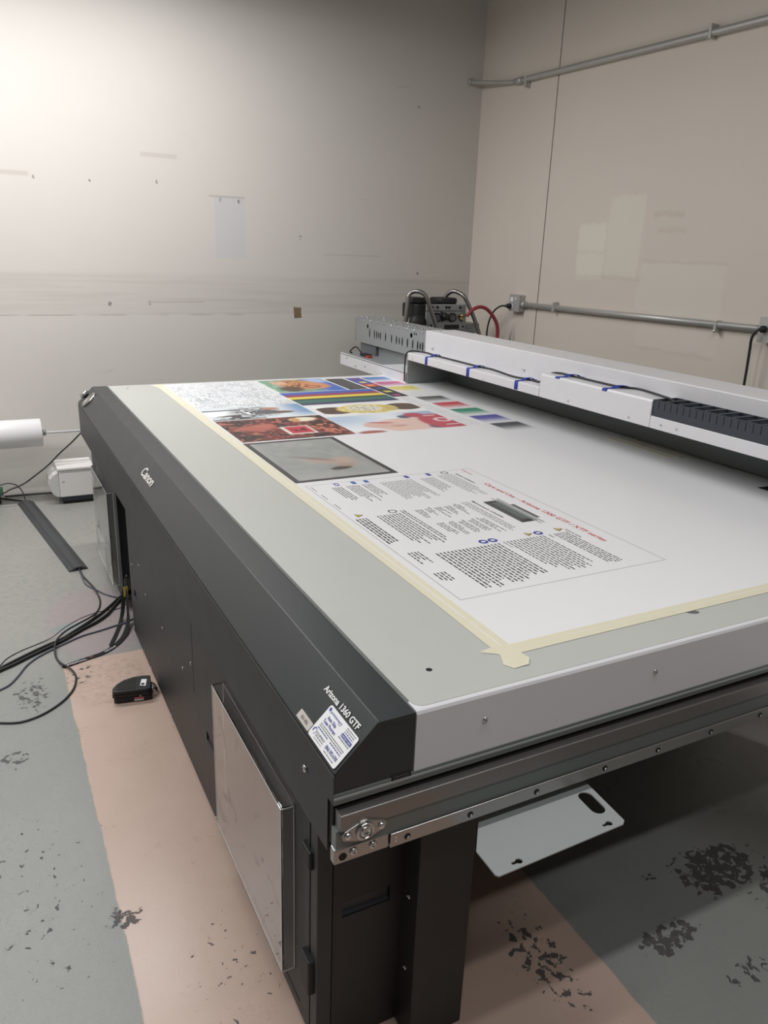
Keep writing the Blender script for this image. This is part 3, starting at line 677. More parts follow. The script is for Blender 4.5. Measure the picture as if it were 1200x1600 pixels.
    def portrait(U, V):
        n1, n2 = vnoise(U, V, 10, 10, 10), vnoise(U, V, 30, 24, 11)
        img = np.ones(U.shape+(3,))*rgb(120, 162, 138); img = over(img, sm((n1-0.5)*5), rgb(176, 200, 180))
        img = over(img, sm((U-0.5)/0.3)*1.0, rgb(66, 108, 186)); img = over(img, blob(U, V, 0.86, 0.15, 0.16, 0.2, 0.6)*0.7, rgb(200, 214, 232))
        img = over(img, blob(U, V, 0.48, 0.42, 0.30, 0.40, 0.25), rgb(196, 140, 92)); img = over(img, blob(U, V, 0.65, 0.55, 0.25, 0.25, 0.25), rgb(208, 142, 100))
        img = over(img, blob(U, V, 0.42, 0.4, 0.2, 0.35, 0.3)*sm((n2-0.5)*6), rgb(112, 74, 48)); img = over(img, blob(U, V, 0.24, 0.25, 0.12, 0.2, 0.3)*sm((n2-0.3)*4), rgb(222, 172, 150))
        img = over(img, blob(U, V, 0.26, 0.75, 0.17, 0.2, 0.3), rgb(92, 72, 56)); img = over(img, blob(U, V, 0.62, 0.62, 0.12, 0.10, 0.25)*(1-blob(U, V, 0.62, 0.62, 0.09, 0.06, 0.25)), rgb(96, 60, 40))
        return img
    picture('photo_print', 0.727, 1.078, 2.607, 2.965, 110, 80, portrait, 'warm brown picture on green and blue')
    def dark_text(U, V):
        img = np.ones(U.shape+(3,))*rgb(54, 54, 54)
        return over(img, ((np.sin(U*2*math.pi*11) > 0.35) & (vnoise(U, V, 11, 44, 12) > 0.42) & (U > .1) & (U < .9) & (V > .06) & (V < .94))*0.55, rgb(168, 168, 168))
    picture('text_print', 1.090, 1.192, 2.607, 2.935, 60, 90, dark_text, 'black panel of small grey text')
    def stripes(U, V):
        cols = [(72, 92, 176), (146, 62, 84), (222, 200, 80), (40, 48, 46), (58, 108, 98), (62, 68, 96)]; ed = [0, .2, .36, .54, .62, .84, 1.01]
        img = np.ones(U.shape+(3,))
        for c, a, b in zip(cols, ed, ed[1:]): img = over(img, ((V >= a) & (V < b))*1.0, rgb(*c))
        return img
    picture('colour_bars', 0.713, 1.198, 2.288, 2.600, 6, 120, stripes, 'band of blue, red, yellow and green stripes')
    def watch(U, V):
        n2 = vnoise(U, V, 44, 22, 13)
        img = np.ones(U.shape+(3,))*rgb(236, 236, 234)
        sh = blob(U, V, 0.5, 0.62, 0.48, 0.34, 0.3); img = over(img, sh*0.25, rgb(196, 190, 176))
        img = over(img, blob(U, V, 0.14, 0.52, 0.20, 0.36, 0.1), rgb(86, 66, 58)); img = over(img, blob(U, V, 0.86, 0.50, 0.18, 0.36, 0.1), rgb(92, 76, 64))
        img = over(img, blob(U, V, 0.48, 0.5, 0.30, 0.46, 0.08), rgb(204, 184, 96)); img = over(img, blob(U, V, 0.48, 0.5, 0.30, 0.46, 0.1)*sm((n2-0.5)*5)*0.8, rgb(232, 222, 168))
        img = over(img, blob(U, V, 0.46, 0.46, 0.17, 0.32, 0.08), rgb(222, 218, 200)); img = over(img, blob(U, V, 0.46, 0.46, 0.15, 0.28, 0.1)*sm((n2-0.5)*5), rgb(160, 148, 120))
        return over(img, blob(U, V, 0.70, 0.62, 0.06, 0.2, 0.2), rgb(196, 176, 110))
    picture('photo_print', 0.735, 1.205, 2.045, 2.250, 130, 80, watch, 'gold watch with a brown strap')
    def face(U, V):
        n1, n2 = vnoise(U, V, 8, 8, 14), vnoise(U, V, 40, 24, 15)
        img = np.ones(U.shape+(3,))*rgb(226, 230, 234); img = over(img, blob(U, V, 0.06, 0.1, 0.3, 0.4, 0.8)*0.7, rgb(150, 178, 206)); img = over(img, sm((U-0.5)/0.4)*(1-sm((V-0.1)/0.3))*0.8, rgb(140, 166, 204))
        img = over(img, blob(U, V, 0.62, 0.72, 0.36, 0.40, 0.08), rgb(220, 190, 178)); img = over(img, blob(U, V, 0.30, 0.62, 0.13, 0.16, 0.15), rgb(214, 180, 168))
        img = over(img, blob(U, V, 0.36, 0.50, 0.12, 0.03, 0.5, 0.5), rgb(176, 74, 84)); img = over(img, blob(U, V, 0.46, 0.72, 0.07, 0.05, 0.5), rgb(196, 150, 140))
        img = over(img, blob(U, V, 0.66, 0.26, 0.06, 0.09, 0.3), rgb(72, 90, 116)); img = over(img, blob(U, V, 0.76, 0.88, 0.07, 0.11, 0.25), rgb(64, 78, 104))
        img = over(img, blob(U, V, 0.93, 0.66, 0.22, 0.48, 0.1), rgb(184, 74, 88)); img = over(img, blob(U, V, 0.78, 0.2, 0.10, 0.14, 0.2), rgb(176, 78, 88))
        img = over(img, 0.9*blob(U, V, 0.93, 0.56, 0.08, 0.12, 0.15)*(1-blob(U, V, 0.93, 0.56, 0.045, 0.07, 0.2)), rgb(232, 214, 214)); img = over(img, 0.9*band(U, 0.86, 0.99)*band(V, 0.82, 0.86), rgb(232, 214, 214)); img = over(img, 0.9*band(U, 0.84, 0.96)*band(V, 0.26, 0.30), rgb(232, 214, 214))
        return over(img, blob(U, V, 0.14, 0.95, 0.12, 0.08, 0.3), rgb(168, 96, 88))
    picture('photo_print', 0.708, 1.196, 1.705, 2.022, 150, 110, face, 'picture of a face with blue eyes and a red headscarf')
    # colour ladder: frame colour and centre colour
    lad = [((84, 92, 170), (140, 66, 120)), ((64, 84, 160), (222, 206, 120)), ((176, 66, 76), (224, 170, 96)), ((52, 54, 62), (62, 82, 150)), ((46, 46, 50), (216, 200, 84)), ((48, 48, 54), (160, 66, 110))]
    for k, (a, b) in enumerate(lad):
        f = lambda U, V, a=a, b=b: over(np.ones(U.shape+(3,))*rgb(*a), ((U > .27) & (U < .75) & (V > .25) & (V < .75))*1.0, rgb(*b))
        y1 = 2.935-0.0945*k; picture('colour_patch', 1.206, 1.292, y1-0.0945, y1, 20, 20, f)
    for k, c in enumerate([(58, 118, 186), (196, 64, 128), (222, 204, 70), None, (92, 92, 92), (200, 70, 80), (52, 140, 110), (88, 84, 164), (76, 78, 82)]):
        if c is None: continue
        f = lambda U, V, c=c: over(np.ones(U.shape+(3,))*rgb(232, 232, 233), (1-sm((V-0.25)/0.85))*0.95, rgb(*c))
        y1 = 2.935-0.1555*k+(0.02 if k > 3 else 0); picture('colour_ramp', 1.305, 1.447, y1-0.150, y1, 6, 40, f)
    def small(U, V):
        return over(np.ones(U.shape+(3,))*rgb(232, 232, 232), ((np.sin(V*2*math.pi*62) > 0) & (vnoise(U, V, 16, 124, 16) > 0.35) & (U < 0.75))*0.42, rgb(110, 110, 112))
    picture('text_print', 1.212, 1.29, 1.71, 2.345, 30, 250, small, 'column of small grey text')
    # dark print reaching in from the right-hand edge of the frame
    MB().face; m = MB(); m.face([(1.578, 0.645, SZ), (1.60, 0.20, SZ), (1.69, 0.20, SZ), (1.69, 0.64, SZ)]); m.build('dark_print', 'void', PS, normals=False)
pictures()

def care_guide():
    D, U = (0, -1, 0), (1, 0, 0)
    X0, X1, Y0, Y1 = 0.2735, 0.8375, 0.308, 1.148
    def rule(m, x0, x1, y0, y1): m.face([(x0, y0, SZ), (x1, y0, SZ), (x1, y1, SZ), (x0, y1, SZ)])
    m = MB(); e = 0.0012
    rule(m, X0, X1, Y0, Y0+e); rule(m, X0, X1, Y1-e, Y1); rule(m, X0, X0+e, Y0, Y1); rule(m, X1-e, X1, Y0, Y1)
    m.build('print_frame', 'ink_grey', PS, normals=False)
    def t(x, y, s, ch, wd=None, mat='ink_black', b=0.0): MB().text(s, (x, y, SZ-0.0001), D, U, ch, wd, bold=b).build('print_text', mat, PS, normals=False)
    t(0.786, 0.985, 'Care and Use \u2013 Arizona 1300 GTF / XTF series', 0.0155, 0.527, 'ink_red', 0.02)
    t(0.806, 1.144, 'Canon', 0.0085, 0.062, 'ink_red', 0.01)
    t(0.748, 0.565, 'Work safe', 0.0095, 0.062)
    def block(xt, y1, y0, n, step, hh, mat='ink_black', ragged=0.25, indent=0.0, seed=0):
        """n lines of body text running from y1 towards y0; first line at x = xt, then downwards (-x)"""
        rng = random.Random(seed+int(xt*1000)); m = MB()
        for k in range(n):
            x = xt-k*step; y = y1-(indent if rng.random() < 0.5 else 0); end = y0+(y1-y0)*ragged*rng.random()
            while y > end+0.004:
                wl = min(rng.uniform(0.006, 0.022), y-end); rule(m, x-hh, x, y-wl, y); y -= wl+0.0032
        m.build('text_block', mat, PS, normals=False)
    def dot(x, y, r, mat, ring=False):
        if ring: MB().plate(circle(x, y, r, 20), [circle(x, y, r*0.72, 20)[::-1]], lambda a, b, h: (a, b, SZ-0.0001+h), 0.0002).build('print_icon', mat, PS)
        else:
            o = MB().plate(circle(x, y, r, 20), [], lambda a, b, h: (a, b, SZ-0.0001+h), 0.0002).build('print_icon', mat, PS)
            MB().plate([(x-r*.45, y+r*.25), (x+r*.1, y+r*.4), (x+r*.5, y+r*.15), (x+r*.5, y-r*.15), (x+r*.1, y-r*.4), (x-r*.45, y-r*.25)], [], lambda a, b, h: (a, b, SZ+h), 0.0003).build('icon_mark', 'sheet', o)
    def tri(x, y, r):
        o = MB().plate([(x-r*.6, y+r), (x+r*1.1, y), (x-r*.6, y-r)], [], lambda a, b, h: (a, b, SZ-0.0001+h), 0.0002).build('print_icon', 'ink_black', PS)
        MB().plate([(x-r*.45, y+r*.72), (x+r*.75, y), (x-r*.45, y-r*.72)], [], lambda a, b, h: (a, b, SZ+h), 0.0003).build('icon_face', 'ink_yellow', o)
    hh = 0.0036
    # three columns, read from the far edge towards the near edge; near column
    tri(0.735, 0.570, 0.0125); block(0.741, 0.548, 0.333, 5, 0.0092, hh, ragged=0.12)
    dot(0.669, 0.568, 0.0125, 'ink_blue'); tri(0.640, 0.570, 0.0115); t(0.684, 0.548, 'Safety', 0.0065, None)
    block(0.669, 0.548, 0.332, 12, 0.0098, hh, ragged=0.30)
    dot(0.531, 0.568, 0.0125, 'ink_blue'); dot(0.504, 0.568, 0.0125, 'ink_blue'); t(0.546, 0.548, 'Before use', 0.0065, None, 'ink_grey')
    block(0.533, 0.545, 0.330, 18, 0.0102, hh+0.0006, ragged=0.18)
    block(0.325, 0.572, 0.497, 4, 0.0085, hh, ragged=0.4); block(0.320, 0.446, 0.386, 4, 0.0085, hh, ragged=0.4)
    # middle column
    t(0.653, 0.850, 'Maintenance schedule', 0.0085, 0.150, b=0.015)
    block(0.640, 0.850, 0.60, 3, 0.0085, 0.003, 'ink_grey', 0.2)
    for k in range(5): block(0.604-0.030*k, 0.848, 0.750, 3, 0.0078, 0.003, 'ink_black', 0.6, 0.01, seed=k); block(0.604-0.030*k, 0.725, 0.61, 3, 0.0078, 0.003, 'ink_black', 0.45, 0.01, seed=k+20)
    dot(0.405, 0.852, 0.0125, 'ink_black', True); block(0.438, 0.850, 0.60, 2, 0.0090, hh, ragged=0.2)
    block(0.416, 0.832, 0.60, 8, 0.0092, hh, ragged=0.25)
    tri(0.306, 0.853, 0.0125); block(0.316, 0.828, 0.630, 4, 0.0090, hh+0.001, ragged=0.1)
    # far column
    dot(0.736, 1.130, 0.0125, 'ink_black', True); t(0.762, 1.110, 'Operator maintenance', 0.0085, 0.110, b=0.015); block(0.748, 1.110, 0.89, 6, 0.0092, 0.003, 'ink_grey', 0.3)
    for x in (0.678, 0.600, 0.462, 0.420):
        MB().plate(rrect(x-0.007, x+0.007, 1.1185, 1.1435, 0.003), [], lambda a, b, h: (a, b, SZ-0.0001+h), 0.0002).build('print_icon', 'ink_cyan' if 0.41 < x < .47 else 'ink_blue', PS)
    MB().plate(rrect(0.358, 0.372, 1.1185, 1.1435, 0.003), [rrect(0.3615, 0.3685, 1.124, 1.138, 0.002)[::-1]], lambda a, b, h: (a, b, SZ-0.0001+h), 0.0002).build('print_icon', 'ink_blue', PS)
    block(0.676, 1.100, 0.93, 6, 0.0085, 0.003, 'ink_grey', 0.4); block(0.600, 1.105, 0.90, 13, 0.0085, 0.003, 'ink_grey', 0.4)
    block(0.464, 1.105, 0.96, 4, 0.0085, 0.0032, 'ink_black', 0.4); block(0.422, 1.105, 0.94, 5, 0.0085, 0.0032, 'ink_black', 0.4); block(0.368, 1.105, 0.96, 4, 0.0085, 0.0034, 'ink_black', 0.3)
    for y in (1.131, 1.052, 0.963): block(0.286, y, y-0.050, 1, 0.008, 0.003, 'ink_grey', 0.1)
    # small picture of the printer
    def machine(Uu, V):
        img = np.ones(Uu.shape+(3,))*rgb(225, 225, 226)
        img = over(img, band(V, 0.10, 0.90)*band(Uu, 0.06, 0.62), rgb(44, 48, 50)); img = over(img, band(V, 0.16, 0.80)*band(Uu, 0.26, 0.50), rgb(92, 102, 98))
        img = over(img, band(V, 0.04, 0.98)*band(Uu, 0.66, 0.72), rgb(120, 124, 126)); img = over(img, band(V, 0.30, 0.82)*band(Uu, 0.74, 0.86), rgb(70, 74, 76)); img = over(img, band(V, 0.0, 1.0)*band(Uu, 0.52, 0.58), rgb(150, 156, 156))
        return over(img, band(V, 0.14, 0.84)*band(Uu, 0.12, 0.20), rgb(80, 86, 88))
    picture('photo_print', 0.675, 0.765, 0.625, 0.855, 50, 100, machine, 'small picture of a dark flatbed machine')
care_guide()

# ------------------------------------------------------------------ tape
def masking():
    def strip(L0, name, label, drop):
        """ribbon of (x,y) pairs: outer, inner edge; outer edge lies on the table, inner on the board"""
        m = MB(); top = [(a, b, 0.0014) for a, b in L0[0]]; inn = [(a, b, 0.0024) for a, b in L0[1]]
        m.quad_strip(top, inn)
        for f in m.bm.faces: f.smooth = False
        o = m.build(name, 'masking', None, normals=True); s = o.modifiers.new('thickness', 'SOLIDIFY'); s.thickness = 0.0003; s.offset = 1
        return tag(o, label, 'tape')
    ys = [0.045, 0.062, 0.09, 0.3, 0.52, 0.75, 1.0, 1.3, 1.36, 1.7, 2.1, 2.5, 2.9, 2.99]
    lo = [0.213, 0.203, 0.2165, 0.219, 0.2195, 0.218, 0.2175, 0.2155, 0.216, 0.218, 0.217, 0.218, 0.219, 0.195]
    hi = [0.243, 0.258, 0.2545, 0.254, 0.2535, 0.2545, 0.254, 0.2545, 0.254, 0.2535, 0.2545, 0.254, 0.2545, 0.25]
    strip(([(a, y) for a, y in zip(lo, ys)], [(a, y) for a, y in zip(hi, ys)]), 'masking_tape', 'long masking tape strip along the left edge of the printed board', 0)
    xs = [0.192, 0.205, 0.225, 0.255, 0.4, 0.7, 1.0, 1.3, 1.7]
    strip(([(0.192, 0.112), (0.21, 0.101), (0.228, 0.083), (0.262, 0.0845), (0.4, 0.0855), (0.7, 0.0865), (1.0, 0.086), (1.3, 0.087), (1.7, 0.086)],
           [(0.193, 0.116), (0.212, 0.119), (0.24, 0.118), (0.262, 0.1165), (0.4, 0.1175), (0.7, 0.117), (1.0, 0.118), (1.3, 0.117), (1.7, 0.118)]), 'masking_tape', 'masking tape strip along the near edge of the printed board', 0)
    for k, (x, a, b, lab) in enumerate(((1.612, 1.02, 1.34, 'masking tape strip beside the gantry, farthest from its dark lower beam'), (1.650, 1.00, 1.32, 'middle one of three masking tape strips beside the gantry'), (1.688, 0.985, 1.26, 'masking tape strip beside the gantry, closest to its dark lower beam'))):
        m = MB(); m.prism([(x-0.014, a+0.004), (x+0.013, a-0.006), (x+0.014, b), (x-0.013, b+0.008)], 0.0021+0.0002*k, 0.0026+0.0002*k, 'z')
        tag(m.build('masking_tape', 'masking', None), lab, 'tape', 'masking tape strips beside the gantry')
    # torn scrap under the edge of the near strip
    m = MB(); m.prism([(0.66, 0.087), (0.665, 0.080), (0.675, 0.074), (0.684, 0.0735), (0.688, 0.078), (0.684, 0.088)], 0.0009, 0.0011, 'z')
    tag(m.build('tape_scrap', 'ink_grey', None), 'small dark scrap sticking out from under the near masking tape', 'scrap')
masking()

def gantry_tapes():
    zf, zl = 0.1645, 0.2195
    names = ['first blue tape strip from the far end of the white gantry ledge', 'second blue tape strip from the far end of the white gantry ledge', 'third blue tape strip from the far end, last on the low ledge',
             'blue tape strip on the tall gantry block nearest its far end', 'blue tape strip on the tall gantry block next to the black duct']
    for (y, z, dz, dx, sk), lab in zip(((2.505, zf, 0.038, 0.07, 0.02), (2.125, zf, 0.040, 0.10, 0.0), (1.755, zf, 0.036, 0.10, 0.0), (1.500, zl, 0.006, 0.10, -0.03), (1.235, zl, 0.010, 0.10, -0.03)), names):
        m = MB(); hw = 0.012; P = [(1.4572, z-dz), (1.4572, z-0.005), (1.461, z+0.0004), (1.49, z+0.0006), (1.505, z+0.0095), (1.535, z+0.0095), (1.55, z+0.0006), (1.458+dx+0.004, z+0.0006)]
        L0 = [(px, y-hw+sk*(px-1.457)/0.1, pz) for px, pz in P]; R0 = [(px, y+hw+sk*(px-1.457)/0.1, pz) for px, pz in P]
        m.quad_strip(L0, R0); o = m.build('painters_tape', 'blue_tape', None)
        s = o.modifiers.new('thickness', 'SOLIDIFY'); s.thickness = 0.0003; s.offset = 0
        tag(o, lab, 'tape', 'blue tapes holding the gantry cable')
    P = [(1.449, 2.706, 0.012), (1.449, 2.708, 0.09), (1.452, 2.706, 0.15), (1.47, 2.695, 0.170), (1.52, 2.68, 0.1685), (1.53, 2.62, 0.1685), (1.52, 2.505, 0.1685), (1.52, 2.34, 0.1685), (1.52, 2.125, 0.1685), (1.53, 2.03, 0.1685), (1.50, 1.84, 0.1685), (1.52, 1.755, 0.1685),
         (1.515, 1.67, 0.172), (1.51, 1.61, 0.212), (1.515, 1.56, 0.2235), (1.52, 1.50, 0.2235), (1.517, 1.35, 0.2235), (1.52, 1.235, 0.2235), (1.555, 1.17, 0.2235), (1.545, 1.10, 0.2235), (1.515, 1.02, 0.226), (1.51, 0.97, 0.222), (1.51, 0.93, 0.20), (1.51, 0.85, 0.18)]
    tag(MB().tube(P, 0.0042, 8).build('gantry_cable', 'cable', None), 'dark cable running along the white gantry under blue tape strips', 'cable')
gantry_tapes()

# ------------------------------------------------------------------ clear covers on the cabinet
def acrylic_cover(y0, y1, z0, z1, label):
    xb, xf, w = -0.1125, -0.1385, 0.003
    t = thing('acrylic_cover', label, 'cover', xf, (y0+y1)/2, z0, 'clear acrylic covers on the black cabinet')
    t.location.x = -0.125
    MB().box(xf, xf+w, y0, y1, z0, z1).build('front_sheet', 'acrylic', t, 0.0008)
    MB().box(xf+w+0.0003, xb, y0, y0+w, z0, z1).build('side_sheet', 'acrylic', t, 0.0006); MB().box(xf+w+0.0003, xb, y1-w, y1, z0, z1).build('side_sheet', 'acrylic', t, 0.0006)
    MB().box(xf+w+0.0003, xb, y0+w+0.0003, y1-w-0.0003, z1-w, z1).build('top_sheet', 'acrylic', t, 0.0006)
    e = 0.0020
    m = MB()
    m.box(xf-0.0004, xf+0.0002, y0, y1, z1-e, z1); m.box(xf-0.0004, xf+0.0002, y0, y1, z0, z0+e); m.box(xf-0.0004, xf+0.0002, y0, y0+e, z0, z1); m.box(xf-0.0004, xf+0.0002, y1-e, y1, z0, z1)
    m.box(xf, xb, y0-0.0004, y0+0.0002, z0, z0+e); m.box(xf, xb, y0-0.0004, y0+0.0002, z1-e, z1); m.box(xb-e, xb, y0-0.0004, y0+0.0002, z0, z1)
    m.build('polished_edges', 'edge', t)  # pale strips laid over the edges to imitate their glow
    return t
acrylic_cover(0.226, 0.690, -0.690, -0.302, 'clear acrylic box cover on the black cabinet nearest the camera')
acrylic_cover(2.262, 2.710, -0.705, -0.300, 'clear acrylic box cover at the far end of the black cabinet')

# ------------------------------------------------------------------ lanyard hanging at the far end of the cabinet
def ribbon(name, P, w, side, mat, parent=None, th=0.0014):
    m = MB(); Q = [Vector(p) for p in P]
    Ls = [q+Vector(s)*w/2 for q, s in zip(Q, side)]; Rs = [q-Vector(s)*w/2 for q, s in zip(Q, side)]
    m.quad_strip(Ls, Rs); o = m.build(name, mat, parent)
    s = o.modifiers.new('thickness', 'SOLIDIFY'); s.thickness = th; s.offset = 0
    b = o.modifiers.new('smooth', 'SUBSURF'); b.levels = 1; b.render_levels = 2
    return o
def lanyard():
    zf = -H+0.0025
    t = thing('lanyard', 'black printed lanyard with a yellow tag trailing on the floor at the far cabinet corner', 'lanyard', -0.25, 1.9, -H)
    P = [(-0.112, 2.10, -0.652), (-0.114, 2.09, -0.70), (-0.117, 2.07, -0.745), (-0.122, 2.04, -0.772), (-0.140, 1.985, zf+0.006), (-0.158, 1.945, zf), (-0.188, 1.902, zf), (-0.224, 1.866, zf), (-0.258, 1.846, zf), (-0.298, 1.836, zf), (-0.333, 1.824, zf), (-0.366, 1.812, zf), (-0.396, 1.803, zf)]
    S = [(0.25, -1, 0)]*3+[(0.5, -0.8, 0.2), (0.6, -0.6, 0), (0.65, -0.7, 0), (0.6, -0.8, 0), (0.45, -0.9, 0), (0.2, -1, 0), (0.2, -1, 0), (0.25, -1, 0), (0.25, -1, 0), (0.25, -1, 0)]
    ribbon('strap', P, 0.025, [Vector(s).normalized() for s in S], 'strap', t)
    P = [(-0.118, 2.13, -0.655), (-0.124, 2.12, -0.71), (-0.132, 2.11, -0.76), (-0.143, 2.09, zf+0.004), (-0.163, 2.03, zf), (-0.19, 1.955, zf), (-0.219, 1.885, zf+0.002)]
    ribbon('strap', P, 0.017, [Vector((0.9, -0.4, 0)).normalized()]*7, 'strap', t)
    d = Vector((0.97, 0.24, 0)).normalized(); u = Vector((-0.24, 0.97, 0)).normalized()
    MB().text('DEADPOOL', (-0.385, 1.801, zf+0.002), d, u, 0.0105, 0.082).build('lettering', 'ink_white', t, normals=False)['label'] = 'white lettering'
    d2 = Vector((0.82, 0.57, 0)).normalized(); u2 = Vector((-0.57, 0.82, 0)).normalized()
    MB().text('DEADP', (-0.236, 1.852, zf+0.002), d2, u2, 0.0095, 0.052).build('lettering', 'ink_white', t, normals=False)
    MB().cyl((-0.29, 1.838, zf+0.0012), (-0.29, 1.838, zf+0.0022), 0.008, 14).build('emblem', 'dim_red', t)
    ytag = MB().box(-0.121, -0.104, 2.12, 2.122, -0.700, -0.655).build('tag', 'yellow', t, 0.0006)
    ytag['label'] = 'yellow tag'
    MB().tube([(-0.112, 2.118, -0.66), (-0.110, 2.14, -0.64), (-0.10, 2.19, -0.636)], 0.0015, 6).build('tag_cord', 'cable', t)
lanyard()

# ------------------------------------------------------------------ cables on the floor
ZC0 = -H
def floor_cable(name, P, r, mat, label, lift=0.0, zs=None):
    pts = []
    for i, p in enumerate(P):
        z = (p[2] if len(p) == 3 else ZC0+r+lift)
        pts.append((p[0], p[1], z))
    return tag(MB().tube(pts, r, 8).build(name, mat, None), label, 'cable')
floor_cable('power_cable', [(-0.70, 1.56), (-0.66, 1.545), (-0.603, 1.52), (-0.57, 1.505), (-0.537, 1.499), (-0.491, 1.511), (-0.447, 1.539), (-0.408, 1.578), (-0.377, 1.628), (-0.360, 1.686), (-0.358, 1.741), (-0.375, 1.784, ZC0+0.010), (-0.394, 1.824, ZC0+0.008), (-0.405, 1.884), (-0.404, 1.94, ZC0+0.014), (-0.390, 1.993, ZC0+0.02),
             (-0.355, 2.05, ZC0+0.02), (-0.307, 2.099, ZC0+0.017), (-0.257, 2.149, ZC0+0.012), (-0.223, 2.204), (-0.20, 2.267), (-0.191, 2.338), (-0.196, 2.417, ZC0+0.012), (-0.206, 2.503, ZC0+0.008), (-0.223, 2.608), (-0.230, 2.70, ZC0+0.008), (-0.236, 2.76, ZC0+0.010)], 0.0036, 'cable', 'dark cable looping over the beige floor edge after leaving the rubber ramp')
floor_cable('power_cable', [(-0.68, 1.80), (-0.64, 1.836), (-0.59, 1.876), (-0.551, 1.906), (-0.49, 1.949), (-0.427, 1.99), (-0.375, 2.017), (-0.329, 2.06), (-0.26, 2.128), (-0.207, 2.186), (-0.155, 2.254), (-0.11, 2.305, ZC0+0.012), (-0.03, 2.34, ZC0+0.03), (0.05, 2.36, ZC0+0.05)], 0.0055, 'rubber', 'thick black cable, farther of the two running left from the far cabinet end')
floor_cable('power_cable', [(-0.68, 1.788), (-0.64, 1.822), (-0.59, 1.859), (-0.544, 1.886), (-0.488, 1.926), (-0.42, 1.971), (-0.358, 2.013), (-0.292, 2.070), (-0.234, 2.113), (-0.181, 2.172), (-0.13, 2.262), (-0.10, 2.29, ZC0+0.015), (-0.03, 2.32, ZC0+0.032), (0.05, 2.34, ZC0+0.05)], 0.0060, 'rubber', 'thick black cable, nearer of the two running left from the far cabinet end')
floor_cable('thin_cable', [(-0.62, 1.86), (-0.589, 1.904), (-0.564, 1.948), (-0.52, 1.986), (-0.457, 2.020), (-0.402, 2.045, ZC0+0.008), (-0.354, 2.068, ZC0+0.028), (-0.29, 2.12, ZC0+0.030), (-0.219, 2.165, ZC0+0.024), (-0.177, 2.20, ZC0+0.008), (-0.13, 2.215), (-0.09, 2.22, ZC0+0.02)], 0.0018, 'cable', 'thin dark cable bowing out above the thick black cables')
floor_cable('network_cable', [(-0.66, 1.70), (-0.595, 1.728), (-0.562, 1.754), (-0.533, 1.805), (-0.507, 1.86), (-0.472, 1.905), (-0.425, 1.942), (-0.36, 1.985), (-0.298, 2.02), (-0.231, 2.038), (-0.17, 2.058), (-0.133, 2.066), (-0.100, 2.09), (-0.03, 2.11), (0.05, 2.13)], 0.0034, 'cable_blue', 'blue-grey cable dipping toward the camera below the thick black cables')
floor_cable('air_line', [(-0.238, 2.775, ZC0+0.012), (-0.232, 2.715), (-0.229, 2.609), (-0.224, 2.515), (-0.198, 2.452), (-0.161, 2.374), (-0.117, 2.317, ZC0+0.006), (-0.05, 2.27, ZC0+0.01), (0.03, 2.25, ZC0+0.02)], 0.0034, 'cable_blue', 'blue-grey hose from the ramp mouth to the far cabinet end')

def ramp():
    t = thing('cable_ramp', 'dark grey rubber cable ramp lying on the floor left of the printer', 'cable ramp', -0.31, 3.27, -H)
    A, B = Vector((-0.387, 3.83, -H)), Vector((-0.232, 2.695, -H)); d = (B-A).normalized(); s = Vector((-d.y, d.x, 0))
    prof = [(-0.043, 0), (-0.043, 0.002), (-0.030, 0.009), (-0.015, 0.0165), (0, 0.018), (0.015, 0.0165), (0.030, 0.009), (0.043, 0.002), (0.043, 0), (0.012, 0), (0.010, 0.009), (0, 0.0125), (-0.010, 0.009), (-0.012, 0)]
    m = MB(); a = [m.bm.verts.new(A+s*p+Vector((0, 0, h))) for p, h in prof]; b = [m.bm.verts.new(B+s*p+Vector((0, 0, h))) for p, h in prof]
    n = len(prof)
    for i in range(n): m.bm.faces.new((a[i], a[(i+1) % n], b[(i+1) % n], b[i]))
    m.bm.faces.new(a[::-1]); m.bm.faces.new(b); body = m.build('ramp_body', 'ramp', t)
    m = MB()
    for q, zz in ((-0.036, 0.0058), (-0.024, 0.0124), (-0.018, 0.0156), (0.018, 0.0156), (0.024, 0.0124), (0.036, 0.0058)):
        m.tube([A+s*q+Vector((0, 0, zz)), B+s*q+Vector((0, 0, zz))], 0.0013, 6, False)
    m.build('ridges', 'ramp', body)
ramp()

# ------------------------------------------------------------------ things along the back wall
def left_roll():
    t = thing('film_roll', 'large white roll of film on a spindle along the back wall', 'roll', -0.9, 3.80, -0.455)
    ax = lambda x: (x, 3.80, -0.376+(x+0.26)*-0.01)
    MB().lathe([(0.038, 0.0), (0.072, 0.0), (0.0785, -0.006), (0.0785, -1.35), (0.038, -1.35)], ax(-0.262), (1, 0, 0), 40).build('film', 'roll', t)
    MB().lathe([(0.018, 0.002), (0.037, 0.002), (0.037, -1.36), (0.018, -1.36)], ax(-0.262), (1, 0, 0), 28).build('core', 'paper_grey', t)
    MB().cyl((-1.75, 3.80, -0.37), (0.16, 3.80, -0.382), 0.0065, 12).build('spindle', 'white', t)
    MB().lathe([(0.007, 0), (0.017, 0.0), (0.017, 0.016), (0.007, 0.016)], (-0.258, 3.80, -0.378), (1, 0, 0), 20).build('spindle_hub', 'grey_metal', t)
    for x in (-1.72, 0.13):
        m = MB(); m.box(x-0.012, x+0.012, 3.785, YB, -0.402, -0.390); m.box(x-0.012, x+0.012, YB-0.006, YB, -0.47, -0.33); m.box(x-0.012, x+0.012, 3.785, 3.792, -0.39, -0.378); m.box(x-0.012, x+0.012, 3.808, 3.815, -0.39, -0.378)
        m.build('wall_bracket', 'steel', t)
left_roll()

